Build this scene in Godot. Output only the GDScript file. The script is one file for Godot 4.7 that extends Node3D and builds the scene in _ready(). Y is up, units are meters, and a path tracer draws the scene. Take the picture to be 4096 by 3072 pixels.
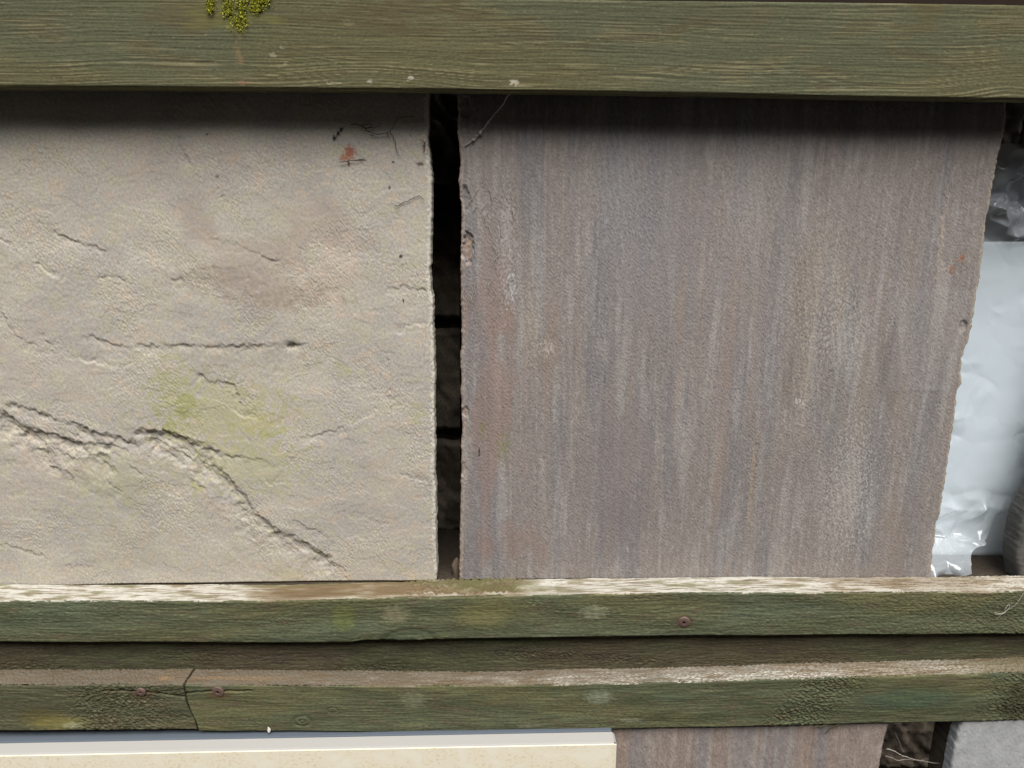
extends Node3D

# ---------------------------------------------------------------- frame of the display
# The rack leans back by LEAN. "Rack frame": x right, y up along the slabs, z out of them (0 = front of the two big slabs).
const LEAN := 0.1396
const HIGH := 1.18
const FOC := 2840.6            # focal length in pixels of the 4096 x 3072 photograph
const DIST := 0.845
const PITCH := 0.2391
const YAW := 0.0262
var RACK: Transform3D
var cam_f: Vector3
var cam_r: Vector3
var cam_u: Vector3
var cam_c: Vector3
var names := {}

func P(u: float, v: float, z: float) -> Vector3:      # photo pixel -> point of the plane z in the rack frame
	var d := cam_f + cam_r * ((u - 2048.0) / FOC) - cam_u * ((v - 1536.0) / FOC)
	return cam_c + d * ((z - cam_c.z) / d.z)

func depth_at(u: float, v: float, y: float) -> float:  # z where the pixel's ray meets the height y
	var d := cam_f + cam_r * ((u - 2048.0) / FOC) - cam_u * ((v - 1536.0) / FOC)
	return cam_c.z + d.z * ((y - cam_c.y) / d.y)

func PW(u: float, v: float, zw: float) -> Vector3:    # photo pixel -> point of the upright world plane z = zw
	var d := RACK.basis * (cam_f + cam_r * ((u - 2048.0) / FOC) - cam_u * ((v - 1536.0) / FOC))
	var c := RACK * cam_c
	return c + d * ((zw - c.z) / d.z)

func interp(pts: Array, k: float) -> float:           # pts: Vector2(key, value) sorted by key
	var n := pts.size()
	if k <= pts[0].x: return pts[0].y
	for i in range(1, n):
		if k <= pts[i].x:
			var a: Vector2 = pts[i - 1]
			var b: Vector2 = pts[i]
			return lerpf(a.y, b.y, (k - a.x) / maxf(b.x - a.x, 1e-6))
	return pts[n - 1].y

func edge_xy(px: Array, z: float, by_y: bool) -> Array:   # traced photo pixels -> Vector2(key, value)
	var out := []
	for p in px:
		var q := P(p[0], p[1], z)
		out.append(Vector2(q.y, q.x) if by_y else Vector2(q.x, q.y))
	out.sort_custom(func(a, b): return a.x < b.x)
	return out

# ---------------------------------------------------------------- naming
func numbered(n: String) -> String:
	names[n] = names.get(n, -1) + 1
	return n if names[n] == 0 else "%s_%03d" % [n, names[n]]

func thing(called: String, label: String, category: String, base: Vector3, group := "") -> Node3D:
	var o := Node3D.new()
	o.name = numbered(called)
	add_child(o)
	o.transform = RACK * Transform3D(Basis(), base)
	o.set_meta("label", label)
	o.set_meta("category", category)
	o.set_meta("base", base)
	if group: o.set_meta("group", group)
	return o

func part(called: String, mesh: Mesh, mat: Material, parent: Node, label := "") -> MeshInstance3D:
	var m := MeshInstance3D.new()
	m.name = called
	m.mesh = mesh
	m.material_override = mat
	m.cast_shadow = GeometryInstance3D.SHADOW_CASTING_SETTING_ON
	parent.add_child(m, true)
	if label: m.set_meta("label", label)
	return m

# ---------------------------------------------------------------- noise and images
func noise(freq: float, seed_: int, octaves := 3, kind := FastNoiseLite.TYPE_SIMPLEX_SMOOTH) -> FastNoiseLite:
	var n := FastNoiseLite.new()
	n.noise_type = kind
	n.frequency = freq
	n.seed = seed_
	n.fractal_octaves = octaves
	n.fractal_type = FastNoiseLite.FRACTAL_FBM if octaves > 1 else FastNoiseLite.FRACTAL_NONE
	return n

func layer(w: int, h: int, freq: float, seed_: int, octaves := 3, sx := 1.0, sy := 1.0) -> PackedByteArray:
	var im := noise(freq, seed_, octaves).get_image(maxi(4, int(w / sx)), maxi(4, int(h / sy)))
	im.convert(Image.FORMAT_L8)
	if im.get_width() != w or im.get_height() != h: im.resize(w, h, Image.INTERPOLATE_CUBIC)
	return im.get_data()

func sm(a: float, b: float, x: float) -> float:
	var t := clampf((x - a) / (b - a), 0.0, 1.0)
	return t * t * (3.0 - 2.0 * t)

func rgb(r: float, g: float, b: float) -> Vector3: return Vector3(r, g, b)

func put(d: PackedByteArray, k: int, c: Vector3) -> void:
	d[k] = clampi(int(c.x), 0, 255)
	d[k + 1] = clampi(int(c.y), 0, 255)
	d[k + 2] = clampi(int(c.z), 0, 255)

func pigment(d: PackedByteArray, w: int, h: int, cx: float, cy: float, rx: float, ry: float, c: Vector3, much: float, rag: PackedByteArray, ragged := 1.0, grainy := 0.0) -> void:
	for j in range(maxi(0, int(cy - ry * 1.6)), mini(h, int(cy + ry * 1.6))):
		for i in range(maxi(0, int(cx - rx * 1.6)), mini(w, int(cx + rx * 1.6))):
			var q := Vector2((i - cx) / rx, (j - cy) / ry).length()
			var a := sm(0.0, 0.55, 1.0 - q + (rag[j * w + i] / 255.0 - 0.5) * 1.5 * ragged) * much * (1.0 - grainy * (0.5 + 0.5 * sin(float((i * 7919 + j * 104729) % 997))))
			if a <= 0.01: continue
			var k := (j * w + i) * 3
			put(d, k, Vector3(d[k], d[k + 1], d[k + 2]).lerp(c, a))

func tex(d: PackedByteArray, w: int, h: int) -> ImageTexture:
	var im := Image.create_from_data(w, h, false, Image.FORMAT_RGB8, d)
	im.generate_mipmaps()
	return ImageTexture.create_from_image(im)

func matt(t: Texture2D, rough := 0.92, spec := 0.3) -> StandardMaterial3D:
	var m := StandardMaterial3D.new()
	m.albedo_texture = t
	m.roughness = rough
	m.metallic_specular = spec
	return m

func plain(c: Color, rough := 0.85, spec := 0.3) -> StandardMaterial3D:
	var m := StandardMaterial3D.new()
	m.albedo_color = c
	m.roughness = rough
	m.metallic_specular = spec
	return m

# ---------------------------------------------------------------- meshes
func grid_mesh(nx: int, ny: int, p: PackedVector3Array, uv: PackedVector2Array, back := false) -> ArrayMesh:
	# p runs along x (index i) and upwards (index j); the front faces +z
	var nn := PackedVector3Array()
	nn.resize(nx * ny)
	for j in ny:
		var j0 := maxi(j - 1, 0) * nx
		var j1 := mini(j + 1, ny - 1) * nx
		for i in nx:
			var a := p[j * nx + mini(i + 1, nx - 1)] - p[j * nx + maxi(i - 1, 0)]
			var b := p[j1 + i] - p[j0 + i]
			var c := a.cross(b)
			nn[j * nx + i] = c.normalized() if c.length_squared() > 1e-16 else Vector3(0, 0, 1)
	var ix := PackedInt32Array()
	ix.resize((nx - 1) * (ny - 1) * 6)
	var k := 0
	for j in ny - 1:
		for i in nx - 1:
			var a := j * nx + i
			ix[k] = a; ix[k + 1] = a + nx; ix[k + 2] = a + 1
			ix[k + 3] = a + 1; ix[k + 4] = a + nx; ix[k + 5] = a + nx + 1
			k += 6
	if back:                                           # close the rear with one quad between the four corners
		var c := [0, nx - 1, nx * ny - 1, nx * (ny - 1)]
		ix.append_array(PackedInt32Array([c[0], c[1], c[2], c[0], c[2], c[3]]))
	var arr := []
	arr.resize(Mesh.ARRAY_MAX)
	arr[Mesh.ARRAY_VERTEX] = p
	arr[Mesh.ARRAY_NORMAL] = nn
	arr[Mesh.ARRAY_TEX_UV] = uv
	arr[Mesh.ARRAY_INDEX] = ix
	var m := ArrayMesh.new()
	m.add_surface_from_arrays(Mesh.PRIMITIVE_TRIANGLES, arr)
	return m

# A slab: edges as functions, relief as a height array of nx * ny, sides wrapped to the back.
func slab_mesh(base: Vector3, le: Array, re: Array, yb: Callable, yt: float, zf: float, th: float, nx: int, ny: int, hh: PackedFloat32Array, seed_: int, rag := 0.0007, round_ := 0.0022) -> ArrayMesh:
	var k := 5
	var mx := nx + 2 * k
	var my := ny + 2 * k
	var p := PackedVector3Array()
	var uv := PackedVector2Array()
	p.resize(mx * my)
	uv.resize(mx * my)
	var nf := noise(180.0, seed_, 2)
	var ng := noise(45.0, seed_ + 1, 3)
	var u0 := 0.0
	var u1 := 0.0
	for q in 9:
		u0 += interp_fast(le, lerpf(yb.call(0.0), yt, q / 8.0)) / 9.0
		u1 += interp_fast(re, lerpf(yb.call(0.0), yt, q / 8.0)) / 9.0
	var foot := PackedFloat32Array()
	for i in nx: foot.append(yb.call(lerpf(interp_fast(le, 0.0), interp_fast(re, 0.0), i / float(nx - 1))))
	for jj in my:
		var j := clampi(jj - k, 0, ny - 1)
		var t := float(j) / (ny - 1)
		var ya := lerpf(yb.call((le[2][0] + re[2][0]) * 0.5), yt, t)
		var x0 := interp_fast(le, ya)
		var x1 := interp_fast(re, ya)
		for ii in mx:
			var i := clampi(ii - k, 0, nx - 1)
			var s := float(i) / (nx - 1)
			var x := lerpf(x0, x1, s)
			var y_foot := foot[i]
			var y := lerpf(y_foot, yt, t)
			var ring := maxi(maxi(k - ii, ii - (mx - 1 - k)), maxi(maxi(k - jj, jj - (my - 1 - k)), 0))
			var z := hh[j * nx + i]
			# ragged outline and rounded arris
			var de := minf(minf(x - x0, x1 - x), minf(y - y_foot + 0.004, yt - y))
			var wob := 0.0
			if de < 0.013: wob = (nf.get_noise_2d(x, y) + 1.4 * ng.get_noise_2d(x, y)) * rag
			if de < 0.004:
				var e := 1.0 - de / 0.004
				z -= round_ * e * e * (0.7 + 0.9 * (ng.get_noise_2d(x * 1.7 + 9.0, y * 1.7) + 0.5))
			if s < 0.5: x += wob * (1.0 - sm(0.0, 0.012, x - x0))
			else: x += wob * (1.0 - sm(0.0, 0.012, x1 - x))
			if ring > 0:
				var f := float(ring) / k
				z = lerpf(z, -th, f)
				var o := nf.get_noise_3d(x, y, z * 2.0) * 0.0012 * sin(f * PI)
				if ii < k: x -= o
				elif ii > mx - 1 - k: x += o
			p[jj * mx + ii] = Vector3(x, y, zf + z) - base
			uv[jj * mx + ii] = Vector2(lerpf(s, clampf((lerpf(x0, x1, s) - u0) / (u1 - u0), 0.0, 1.0), sm(0.0, 0.03, minf(x - x0, x1 - x))), 1.0 - t)
	return grid_mesh(mx, my, p, uv, true)

func interp_fast(a: Array, k: float) -> float:         # table of PackedFloat32Array made by table()
	var f: float = (k - a[0]) / a[1]
	var t: PackedFloat32Array = a[2]
	f = clampf(f, 0.0, t.size() - 1.001)
	var i := int(f)
	return lerpf(t[i], t[i + 1], f - i)

func table(pts: Array, k0: float, k1: float, n := 400) -> Array:
	var t := PackedFloat32Array()
	for i in n: t.append(interp(pts, lerpf(k0, k1, i / float(n - 1))))
	return [k0, (k1 - k0) / (n - 1), t]

func box_st(st: SurfaceTool, a: Vector3, b: Vector3, ch := 0.0015) -> void:   # chamfered box from corner a to corner b
	var c := (a + b) * 0.5
	var h := (b - a) * 0.5
	var vs := []
	for ax in 3:
		for sg in [-1.0, 1.0]:
			var o := (ax + 1) % 3
			var q := (ax + 2) % 3
			var f := []
			for cc in [[-1, -1], [1, -1], [1, 1], [-1, 1]]:
				var v := Vector3.ZERO
				v[ax] = sg * h[ax]; v[o] = cc[0] * (h[o] - ch); v[q] = cc[1] * (h[q] - ch)
				f.append(c + v)
			quad(st, f[0], f[1], f[2], f[3], Vector3.ZERO + axis(ax) * sg)
	for ax in 3:                                        # edge chamfers
		var o := (ax + 1) % 3
		var q := (ax + 2) % 3
		for s1 in [-1.0, 1.0]:
			for s2 in [-1.0, 1.0]:
				var f := []
				for e in [[-1.0, 0], [1.0, 0], [1.0, 1], [-1.0, 1]]:
					var v := Vector3.ZERO
					v[ax] = e[0] * (h[ax] - ch)
					v[o] = s1 * (h[o] - (ch if e[1] == 1 else 0.0))
					v[q] = s2 * (h[q] - (ch if e[1] == 0 else 0.0))
					f.append(c + v)
				quad(st, f[0], f[1], f[2], f[3], axis(o) * s1 + axis(q) * s2)

func axis(i: int) -> Vector3: return [Vector3.RIGHT, Vector3.UP, Vector3.BACK][i]

func quad(st: SurfaceTool, a: Vector3, b: Vector3, c: Vector3, d: Vector3, n: Vector3) -> void:
	n = n.normalized()
	var pts := [a, b, c, d]
	if (b - a).cross(c - a).dot(n) > 0: pts = [a, d, c, b]
	st.set_normal(n)
	for i in [0, 1, 2, 0, 2, 3]:
		st.set_uv(Vector2(pts[i].x, pts[i].y))
		st.add_vertex(pts[i])

func box_mesh(a: Vector3, b: Vector3, ch := 0.0015) -> ArrayMesh:
	var st := SurfaceTool.new()
	st.begin(Mesh.PRIMITIVE_TRIANGLES)
	box_st(st, a, b, ch)
	return st.commit()

func tube(st: SurfaceTool, pts: Array, r0: float, r1: float, sides := 5) -> void:
	var rings := []
	for i in pts.size():
		var d: Vector3 = (pts[mini(i + 1, pts.size() - 1)] - pts[maxi(i - 1, 0)]).normalized()
		var a := d.cross(Vector3(0.31, 0.2, 0.93)).normalized()
		var b := d.cross(a)
		var r := lerpf(r0, r1, i / float(maxi(pts.size() - 1, 1)))
		var ring := []
		for s in sides:
			var an := TAU * s / sides
			ring.append(pts[i] + (a * cos(an) + b * sin(an)) * r)
		rings.append(ring)
	for i in pts.size() - 1:
		for s in sides:
			var n: Vector3 = (rings[i][s] + rings[i][(s + 1) % sides] - pts[i] * 2.0)
			quad(st, rings[i][s], rings[i][(s + 1) % sides], rings[i + 1][(s + 1) % sides], rings[i + 1][s], n)

func strand(pts: Array, r0: float, r1: float, base: Vector3, wig := 0.0006, seed_ := 3) -> ArrayMesh:
	var c := Curve3D.new()
	for p in pts: c.add_point(p - base)
	for i in range(1, pts.size() - 1):
		var t: Vector3 = (pts[i + 1] - pts[i - 1]) * 0.17
		c.set_point_in(i, -t); c.set_point_out(i, t)
	c.bake_interval = 0.002
	var n := noise(160.0, seed_, 2)
	var q := []
	for p in c.get_baked_points():
		q.append(p + Vector3(n.get_noise_3d(p.x, p.y, 0), n.get_noise_3d(p.x, p.y, 5), 0.4 * n.get_noise_3d(p.x, p.y, 9)) * wig)
	var st := SurfaceTool.new()
	st.begin(Mesh.PRIMITIVE_TRIANGLES)
	tube(st, q, r0, r1)
	return st.commit()

func lathe(prof: Array, sides := 28) -> ArrayMesh:      # prof: Vector2(radius, z); axis +z
	var st := SurfaceTool.new()
	st.begin(Mesh.PRIMITIVE_TRIANGLES)
	for i in prof.size() - 1:
		for s in sides:
			var a := TAU * s / sides
			var b := TAU * (s + 1) / sides
			var p := [Vector3(cos(a) * prof[i].x, sin(a) * prof[i].x, prof[i].y), Vector3(cos(b) * prof[i].x, sin(b) * prof[i].x, prof[i].y),
				Vector3(cos(b) * prof[i + 1].x, sin(b) * prof[i + 1].x, prof[i + 1].y), Vector3(cos(a) * prof[i + 1].x, sin(a) * prof[i + 1].x, prof[i + 1].y)]
			var t: Vector2 = prof[i + 1] - prof[i]
			var m := (a + b) * 0.5
			var n := Vector3(cos(m) * -t.y, sin(m) * -t.y, t.x)
			quad(st, p[0], p[1], p[2], p[3], -n)
	return st.commit()

# ---------------------------------------------------------------- riven steps of the buff slab
# Each: [crop origin x, y, depth in mm, width of the hollow in mm, points in crop units of 0.6328 px]; a negative depth faces the light.
const STEPS := [
	[0, 1000, 3.2, 26.0, [[-60, 975], [0, 1012], [60, 1020], [110, 1070], [220, 1120], [330, 1150], [430, 1185], [540, 1215], [640, 1225], [780, 1238]]],
	[0, 1000, 1.9, 14.0, [[0, 950], [100, 970], [230, 1000], [350, 1060], [470, 1085], [590, 1140], [700, 1165], [820, 1200], [950, 1255]]],
	[0, 1000, 1.3, 12.0, [[60, 1060], [150, 1130], [300, 1220], [430, 1290], [520, 1340]]],
	[0, 1000, 3.2, 26.0, [[820, 1165], [880, 1130], [1000, 1135], [1090, 1150], [1190, 1190], [1290, 1220], [1390, 1270], [1440, 1312]]],
	[0, 1000, 0.9, 8.0, [[1420, 1296], [1560, 1305], [1680, 1325], [1790, 1372]]],
	[0, 1000, 2.9, 22.0, [[1300, 1240], [1380, 1340], [1430, 1400], [1490, 1460], [1560, 1540], [1610, 1600], [1640, 1659], [1700, 1705], [1780, 1765], [1880, 1805], [1980, 1865], [2050, 1915], [2115, 1940], [2120, 2015], [2135, 2120]]],
	[0, 1000, 0.9, 7.0, [[-20, 300], [0, 340], [70, 470], [110, 540], [200, 590], [240, 585]]],
	[0, 1000, 0.8, 6.0, [[285, 520], [310, 575], [350, 660]]],
	[0, 1000, 0.9, 8.0, [[500, 540], [620, 545], [680, 580], [760, 610], [850, 600]]],
	[0, 1000, 1.1, 8.0, [[800, 602], [1000, 600], [1180, 600], [1350, 602], [1500, 601], [1750, 600], [1850, 598], [1990, 588]]],
	[0, 1000, 0.9, 8.0, [[1240, 765], [1330, 825], [1400, 830], [1490, 850], [1520, 930], [1555, 1010]]],
	[0, 1000, -0.8, 6.0, [[400, 690], [560, 715], [680, 745], [780, 760], [870, 712]]],
	[0, 1000, -0.7, 5.0, [[220, 90], [300, 150], [430, 200]]],
	[0, 1000, -0.8, 5.0, [[1460, 1000], [1520, 1060], [1650, 1066]]],
	[0, 1000, -0.6, 4.0, [[1680, 1480], [1740, 1492], [1820, 1476]]],
	[0, 1000, 0.7, 6.0, [[1830, 1205], [1960, 1180], [2060, 1150], [2210, 1120]]],
	[0, 1000, 0.9, 8.0, [[300, 1230], [320, 1360], [460, 1410], [495, 1510]]],
	[0, 1000, 0.8, 8.0, [[590, 1285], [700, 1360], [750, 1395]]],
	[0, 1000, 0.8, 8.0, [[680, 1445], [740, 1490], [800, 1540]]],
	[0, 1000, 0.7, 6.0, [[1170, 1440], [1260, 1470], [1330, 1530]]],
	[0, 1000, 0.8, 7.0, [[620, 165], [700, 150], [820, 185]]],
	[0, 1000, 0.6, 6.0, [[1090, 190], [1170, 170]]],
	[0, 0, 1.0, 8.0, [[310, 1455], [430, 1495], [560, 1540], [710, 1595]]],
	[0, 0, 0.8, 7.0, [[-20, 1490], [0, 1500], [90, 1540]]],
	[0, 0, 0.6, 8.0, [[1300, 1500], [1500, 1540], [1640, 1610], [1800, 1660]]],
	[0, 0, 0.6, 6.0, [[1150, 850], [1155, 960], [1200, 1050]]],
	[1350, 1000, 0.6, 5.0, [[310, 245], [440, 225], [590, 252]]],
	[1350, 1000, -0.7, 4.0, [[405, 545], [412, 510], [430, 490], [570, 478]]],
	[1350, 1000, -0.6, 5.0, [[90, 1120], [200, 1060], [275, 1005]]],
	[1350, 1000, 0.5, 5.0, [[320, 660], [340, 900], [355, 1130]]],
	[1350, 1000, -0.6, 3.0, [[390, 1425], [480, 1450], [590, 1470]]],
	[0, 2022, 0.6, 7.0, [[-30, 240], [120, 270], [280, 320], [340, 345]]],
	[0, 2022, 0.6, 6.0, [[420, 380], [560, 375], [620, 410]]],
	[0, 2022, 0.7, 8.0, [[1860, 80], [1950, 140], [2060, 160]]],
]

func carve(hh: PackedFloat32Array, nx: int, ny: int, x0: float, dx: float, y0: float, dy: float, pts: Array, amp: float, lam: float, wx: FastNoiseLite, wy: FastNoiseLite) -> void:
	var lo := Vector2(1e9, 1e9)
	var hi := -lo
	for q in pts:
		lo = lo.min(q); hi = hi.max(q)
	var mg := lam * 3.0
	var total := 0.0
	var cum := [0.0]
	for i in pts.size() - 1:
		total += pts[i].distance_to(pts[i + 1])
		cum.append(total)
	var sgn := signf(amp)
	var face := clampf(absf(amp) * 1.35, 0.0014, 0.0078)
	amp = absf(amp)
	for j in range(maxi(0, int((lo.y - mg - y0) / dy)), mini(ny, int((hi.y + mg - y0) / dy) + 1)):
		for i in range(maxi(0, int((lo.x - mg - x0) / dx)), mini(nx, int((hi.x + mg - x0) / dx) + 1)):
			var q := Vector2(x0 + i * dx, y0 + j * dy)
			q += Vector2(wx.get_noise_2dv(q), wy.get_noise_2dv(q)) * 0.0042
			var best := 1e9
			var sd := 0.0
			var al := 0.0
			for s in pts.size() - 1:
				var a: Vector2 = pts[s]
				var ab: Vector2 = pts[s + 1] - a
				var t := clampf((q - a).dot(ab) / ab.length_squared(), 0.0, 1.0)
				var d := q.distance_to(a + ab * t)
				if d < best:
					best = d
					al = (cum[s] + t * ab.length()) / total
					sd = d if ab.cross(q - a) < 0.0 else -d
			if best > mg: continue
			var fade := sm(0.0, 0.10, al) * sm(1.0, 0.88, al) * (0.75 + 0.9 * wx.get_noise_2d(q.x * 0.35 + 3.0, q.y * 0.35))
			sd *= sgn
			var v := 0.0
			if sd > 0.0: v = -exp(-sd / lam) * sm(0.0, face, sd)
			else: v = 0.10 * exp(sd / (lam * 0.6))
			hh[j * nx + i] += v * amp * fade

# ---------------------------------------------------------------- timber
# A length of timber wrapped as one grid: top face, front face, underside. Colours come from a texture over (length, girth).
func rail_mesh(base: Vector3, x0: float, x1: float, top: Array, bot: Array, zf: float, zb: float, dx: float, dv: float, relief: Callable, r := 0.002, joint := 99.0) -> Dictionary:
	var rows := []                                     # [face, fraction] ; from the underside up over the front to the rear of the top
	var hgt := 0.0
	for q in [0.1, 0.5, 0.9]:
		hgt += (interp(top, lerpf(x0, x1, q)) - interp(bot, lerpf(x0, x1, q))) / 3.0
	var dep := zf - zb
	var nb := 5
	var nf := int(hgt / dv)
	var nt := int(dep / dv)
	for i in nb: rows.append([0, i / float(nb)])
	for i in nf + 1: rows.append([1, i / float(nf)])
	for i in range(1, nt + 1): rows.append([2, i / float(nt)])
	var nx := int((x1 - x0) / dx) + 1
	var ny := rows.size()
	var girth := dep * 0.3 + hgt + dep                 # the underside gets a third of its length of texture
	var p := PackedVector3Array()
	var uv := PackedVector2Array()
	p.resize((nx + 2) * ny)
	uv.resize((nx + 2) * ny)
	for ii in nx + 2:
		var i := clampi(ii - 1, 0, nx - 1)
		var x := lerpf(x0, x1, i / float(nx - 1))
		var yt := interp(top, x)
		var yb := interp(bot, x)
		for j in ny:
			var f: float = rows[j][1]
			var y := 0.0
			var z := 0.0
			var g := 0.0
			var n := Vector3(0, 0, 1)
			match rows[j][0]:
				0:
					y = yb; z = lerpf(zb, zf - r, f); n = Vector3(0, -1, 0); g = dep * 0.3 * f
				1:
					y = lerpf(yb, yt, f); z = zf; g = dep * 0.3 + hgt * f
					var e := minf(f, 1.0 - f) * hgt
					if e < r:
						var k := 1.0 - e / r
						z -= r * (1.0 - sqrt(maxf(0.0, 1.0 - k * k))) * 0.8
				2:
					y = yt; z = lerpf(zf, zb, f); n = Vector3(0, 1, 0); g = dep * 0.3 + hgt + dep * f
					if f * dep < r: y -= r * pow(1.0 - f * dep / r, 2.0) * 0.35
			var h: float = relief.call(x, g, rows[j][0], f)
			var q := Vector3(x, y, z) + n * h
			if joint < 90.0: q.x += 0.0105 * exp(-absf(x - joint) / 0.04) * (1.0 if rows[j][0] == 0 else (sm(0.72, 0.0, f) if rows[j][0] == 1 else 0.0))
			if ii == 0 or ii == nx + 1: q = Vector3(x, lerpf(y, (yt + yb) * 0.5, 0.98), lerpf(z, (zf + zb) * 0.5, 0.98))
			p[j * (nx + 2) + ii] = q - base
			uv[j * (nx + 2) + ii] = Vector2(i / float(nx - 1), 1.0 - g / girth)
	return {"mesh": grid_mesh(nx + 2, ny, p, uv), "girth": girth, "g_front": dep * 0.3, "g_top": dep * 0.3 + hgt, "h": hgt}

func _ready() -> void:
	# ------------------------------------------------------------ camera, sky, light
	RACK = Transform3D(Basis(Vector3.RIGHT, -LEAN), Vector3(0, HIGH, 0))
	cam_f = Vector3(sin(YAW) * cos(PITCH), -sin(PITCH), -cos(YAW) * cos(PITCH))
	cam_r = cam_f.cross(Vector3.UP).normalized()
	cam_u = cam_r.cross(cam_f)
	cam_c = -cam_f * DIST
	var cam := Camera3D.new()
	cam.name = "camera"
	add_child(cam)
	cam.transform = RACK * Transform3D(Basis(cam_r, cam_u, -cam_f), cam_c)
	cam.fov = rad_to_deg(2.0 * atan(1536.0 / FOC))
	cam.near = 0.02
	cam.far = 200.0
	cam.current = true
	var env := Environment.new()
	var sky_mat := ProceduralSkyMaterial.new()         # overcast: brightest overhead, a third of that at the horizon
	sky_mat.sky_top_color = Color(0.93, 0.96, 1.0)
	sky_mat.sky_horizon_color = Color(0.56, 0.59, 0.63)
	sky_mat.sky_curve = 0.35
	sky_mat.ground_bottom_color = Color(0.22, 0.21, 0.2)
	sky_mat.ground_horizon_color = Color(0.30, 0.30, 0.30)
	sky_mat.sun_angle_max = 1.0
	var sky := Sky.new()
	sky.sky_material = sky_mat
	env.background_mode = Environment.BG_SKY
	env.sky = sky
	env.background_energy_multiplier = 0.50
	env.tonemap_mode = Environment.TONE_MAPPER_LINEAR
	env.tonemap_exposure = 3.2
	env.ssao_enabled = true
	env.ssil_enabled = true
	env.sdfgi_enabled = true
	var we := WorldEnvironment.new()
	we.name = "world_environment"
	we.environment = env
	add_child(we)
	var sun := DirectionalLight3D.new()
	sun.name = "veiled_sun"
	sun.light_energy = 0.5
	sun.light_angular_distance = 44.0
	sun.light_color = Color(1.0, 0.99, 0.97)
	sun.shadow_enabled = true
	add_child(sun)
	sun.look_at_from_position(Vector3(0.45, 3.6, 1.65), Vector3(0, 0, 0))

	# ------------------------------------------------------------ ground and wall
	var ground := MeshInstance3D.new()
	ground.name = "ground"
	var gm := PlaneMesh.new()
	gm.size = Vector2(40, 40)
	ground.mesh = gm
	ground.material_override = plain(Color(0.30, 0.295, 0.285), 0.95)
	ground.set_meta("kind", "structure")
	ground.position = Vector3(0, 0, 15)
	add_child(ground)
	build_wall()
	build_sky_blocker()
	var yA := edge_xy([[-120, 2345], [0, 2343], [1000, 2330], [2048, 2318], [3000, 2316], [4096, 2324], [4300, 2326]], 0.0, false)
	build_rack(yA)
	build_buff_slab(yA)
	build_purple_slab(yA)
	build_lower_row()
	build_side_slab(yA)
	build_bag(yA)
	build_small()

# ---------------------------------------------------------------- wall of rough blocks behind the rack
func build_wall() -> void:
	var wz := -0.222
	var o := Node3D.new()
	o.name = "block_wall"
	add_child(o)
	o.position = Vector3(0, 0, wz)
	o.set_meta("label", "dark rough block wall seen through the gaps behind the slabs")
	o.set_meta("category", "wall")
	var w := 160
	var n1 := layer(w * 2, w, 0.02, 71, 4)
	var n2 := layer(w * 2, w, 0.4, 72, 2)
	var d := PackedByteArray()
	d.resize(w * 2 * w * 3)
	for k in w * 2 * w:
		var c := rgb(138, 126, 111).lerp(rgb(98, 89, 78), sm(70, 190, n1[k])) * (0.8 + 0.4 * n2[k] / 255.0)
		if n2[k] > 232: c = c.lerp(rgb(150, 140, 128), 0.5)
		put(d, k * 3, c)
	var mat := matt(tex(d, w * 2, w), 0.95)
	var joint := plain(Color(0.24, 0.225, 0.205), 0.97)
	part("mortar", box_mesh(Vector3(-1.6, 0, -0.1), Vector3(1.6, 2.1, -0.014)), joint, o)
	# course lines read from the gap between the two big slabs
	var ys := []
	for v in [[734, 835], [1272, 1323], [1718, 1772], [2126, 2174]]:
		ys.append([PW(1790, v[0], wz).y, PW(1790, v[1], wz).y])   # foot of the block above, head of the block below
	var pitch: float = (ys[0][0] - ys[3][0]) / 3.0
	var bands := []
	for i in 3: bands.append([ys[i + 1][0], ys[i][1]])
	var top: float = ys[0][0]
	for i in 4: bands.append([top + i * pitch, top + (i + 1) * pitch - 0.018])
	var low: float = ys[3][1]
	var i2 := 0
	while low - i2 * pitch > 0.1:
		bands.append([low - (i2 + 1) * pitch + 0.018, low - i2 * pitch])
		i2 += 1
	var nz := noise(26.0, 73, 4)
	var row := 0
	for b in bands:
		var off: float = 0.21 * (int(round(b[0] / pitch)) % 2)
		for c in 6:
			var xa: float = -1.22 + c * 0.43 + off
			var xb := xa + 0.418
			var gx := 60
			var gy := 24
			var p := PackedVector3Array()
			var uv := PackedVector2Array()
			for j in gy:
				for i in gx:
					var x := lerpf(xa, xb, clampf((i - 1) / float(gx - 3), 0, 1))
					var y := lerpf(b[0], b[1], clampf((j - 1) / float(gy - 3), 0, 1))
					var z := nz.get_noise_2d(x * 1.5, y * 1.5 + row) * 0.009
					var rim := i == 0 or i == gx - 1 or j == 0 or j == gy - 1
					y += nz.get_noise_2d(x * 2.0, row * 3.0 + j / 8) * 0.0035
					if rim: z = -0.03
					p.append(Vector3(x, y, z))
					uv.append(Vector2(i / float(gx) + 0.37 * c, j / float(gy) * 0.6 + 0.21 * row))
			part("block", grid_mesh(gx, gy, p, uv), mat, o)
		row += 1

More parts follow.
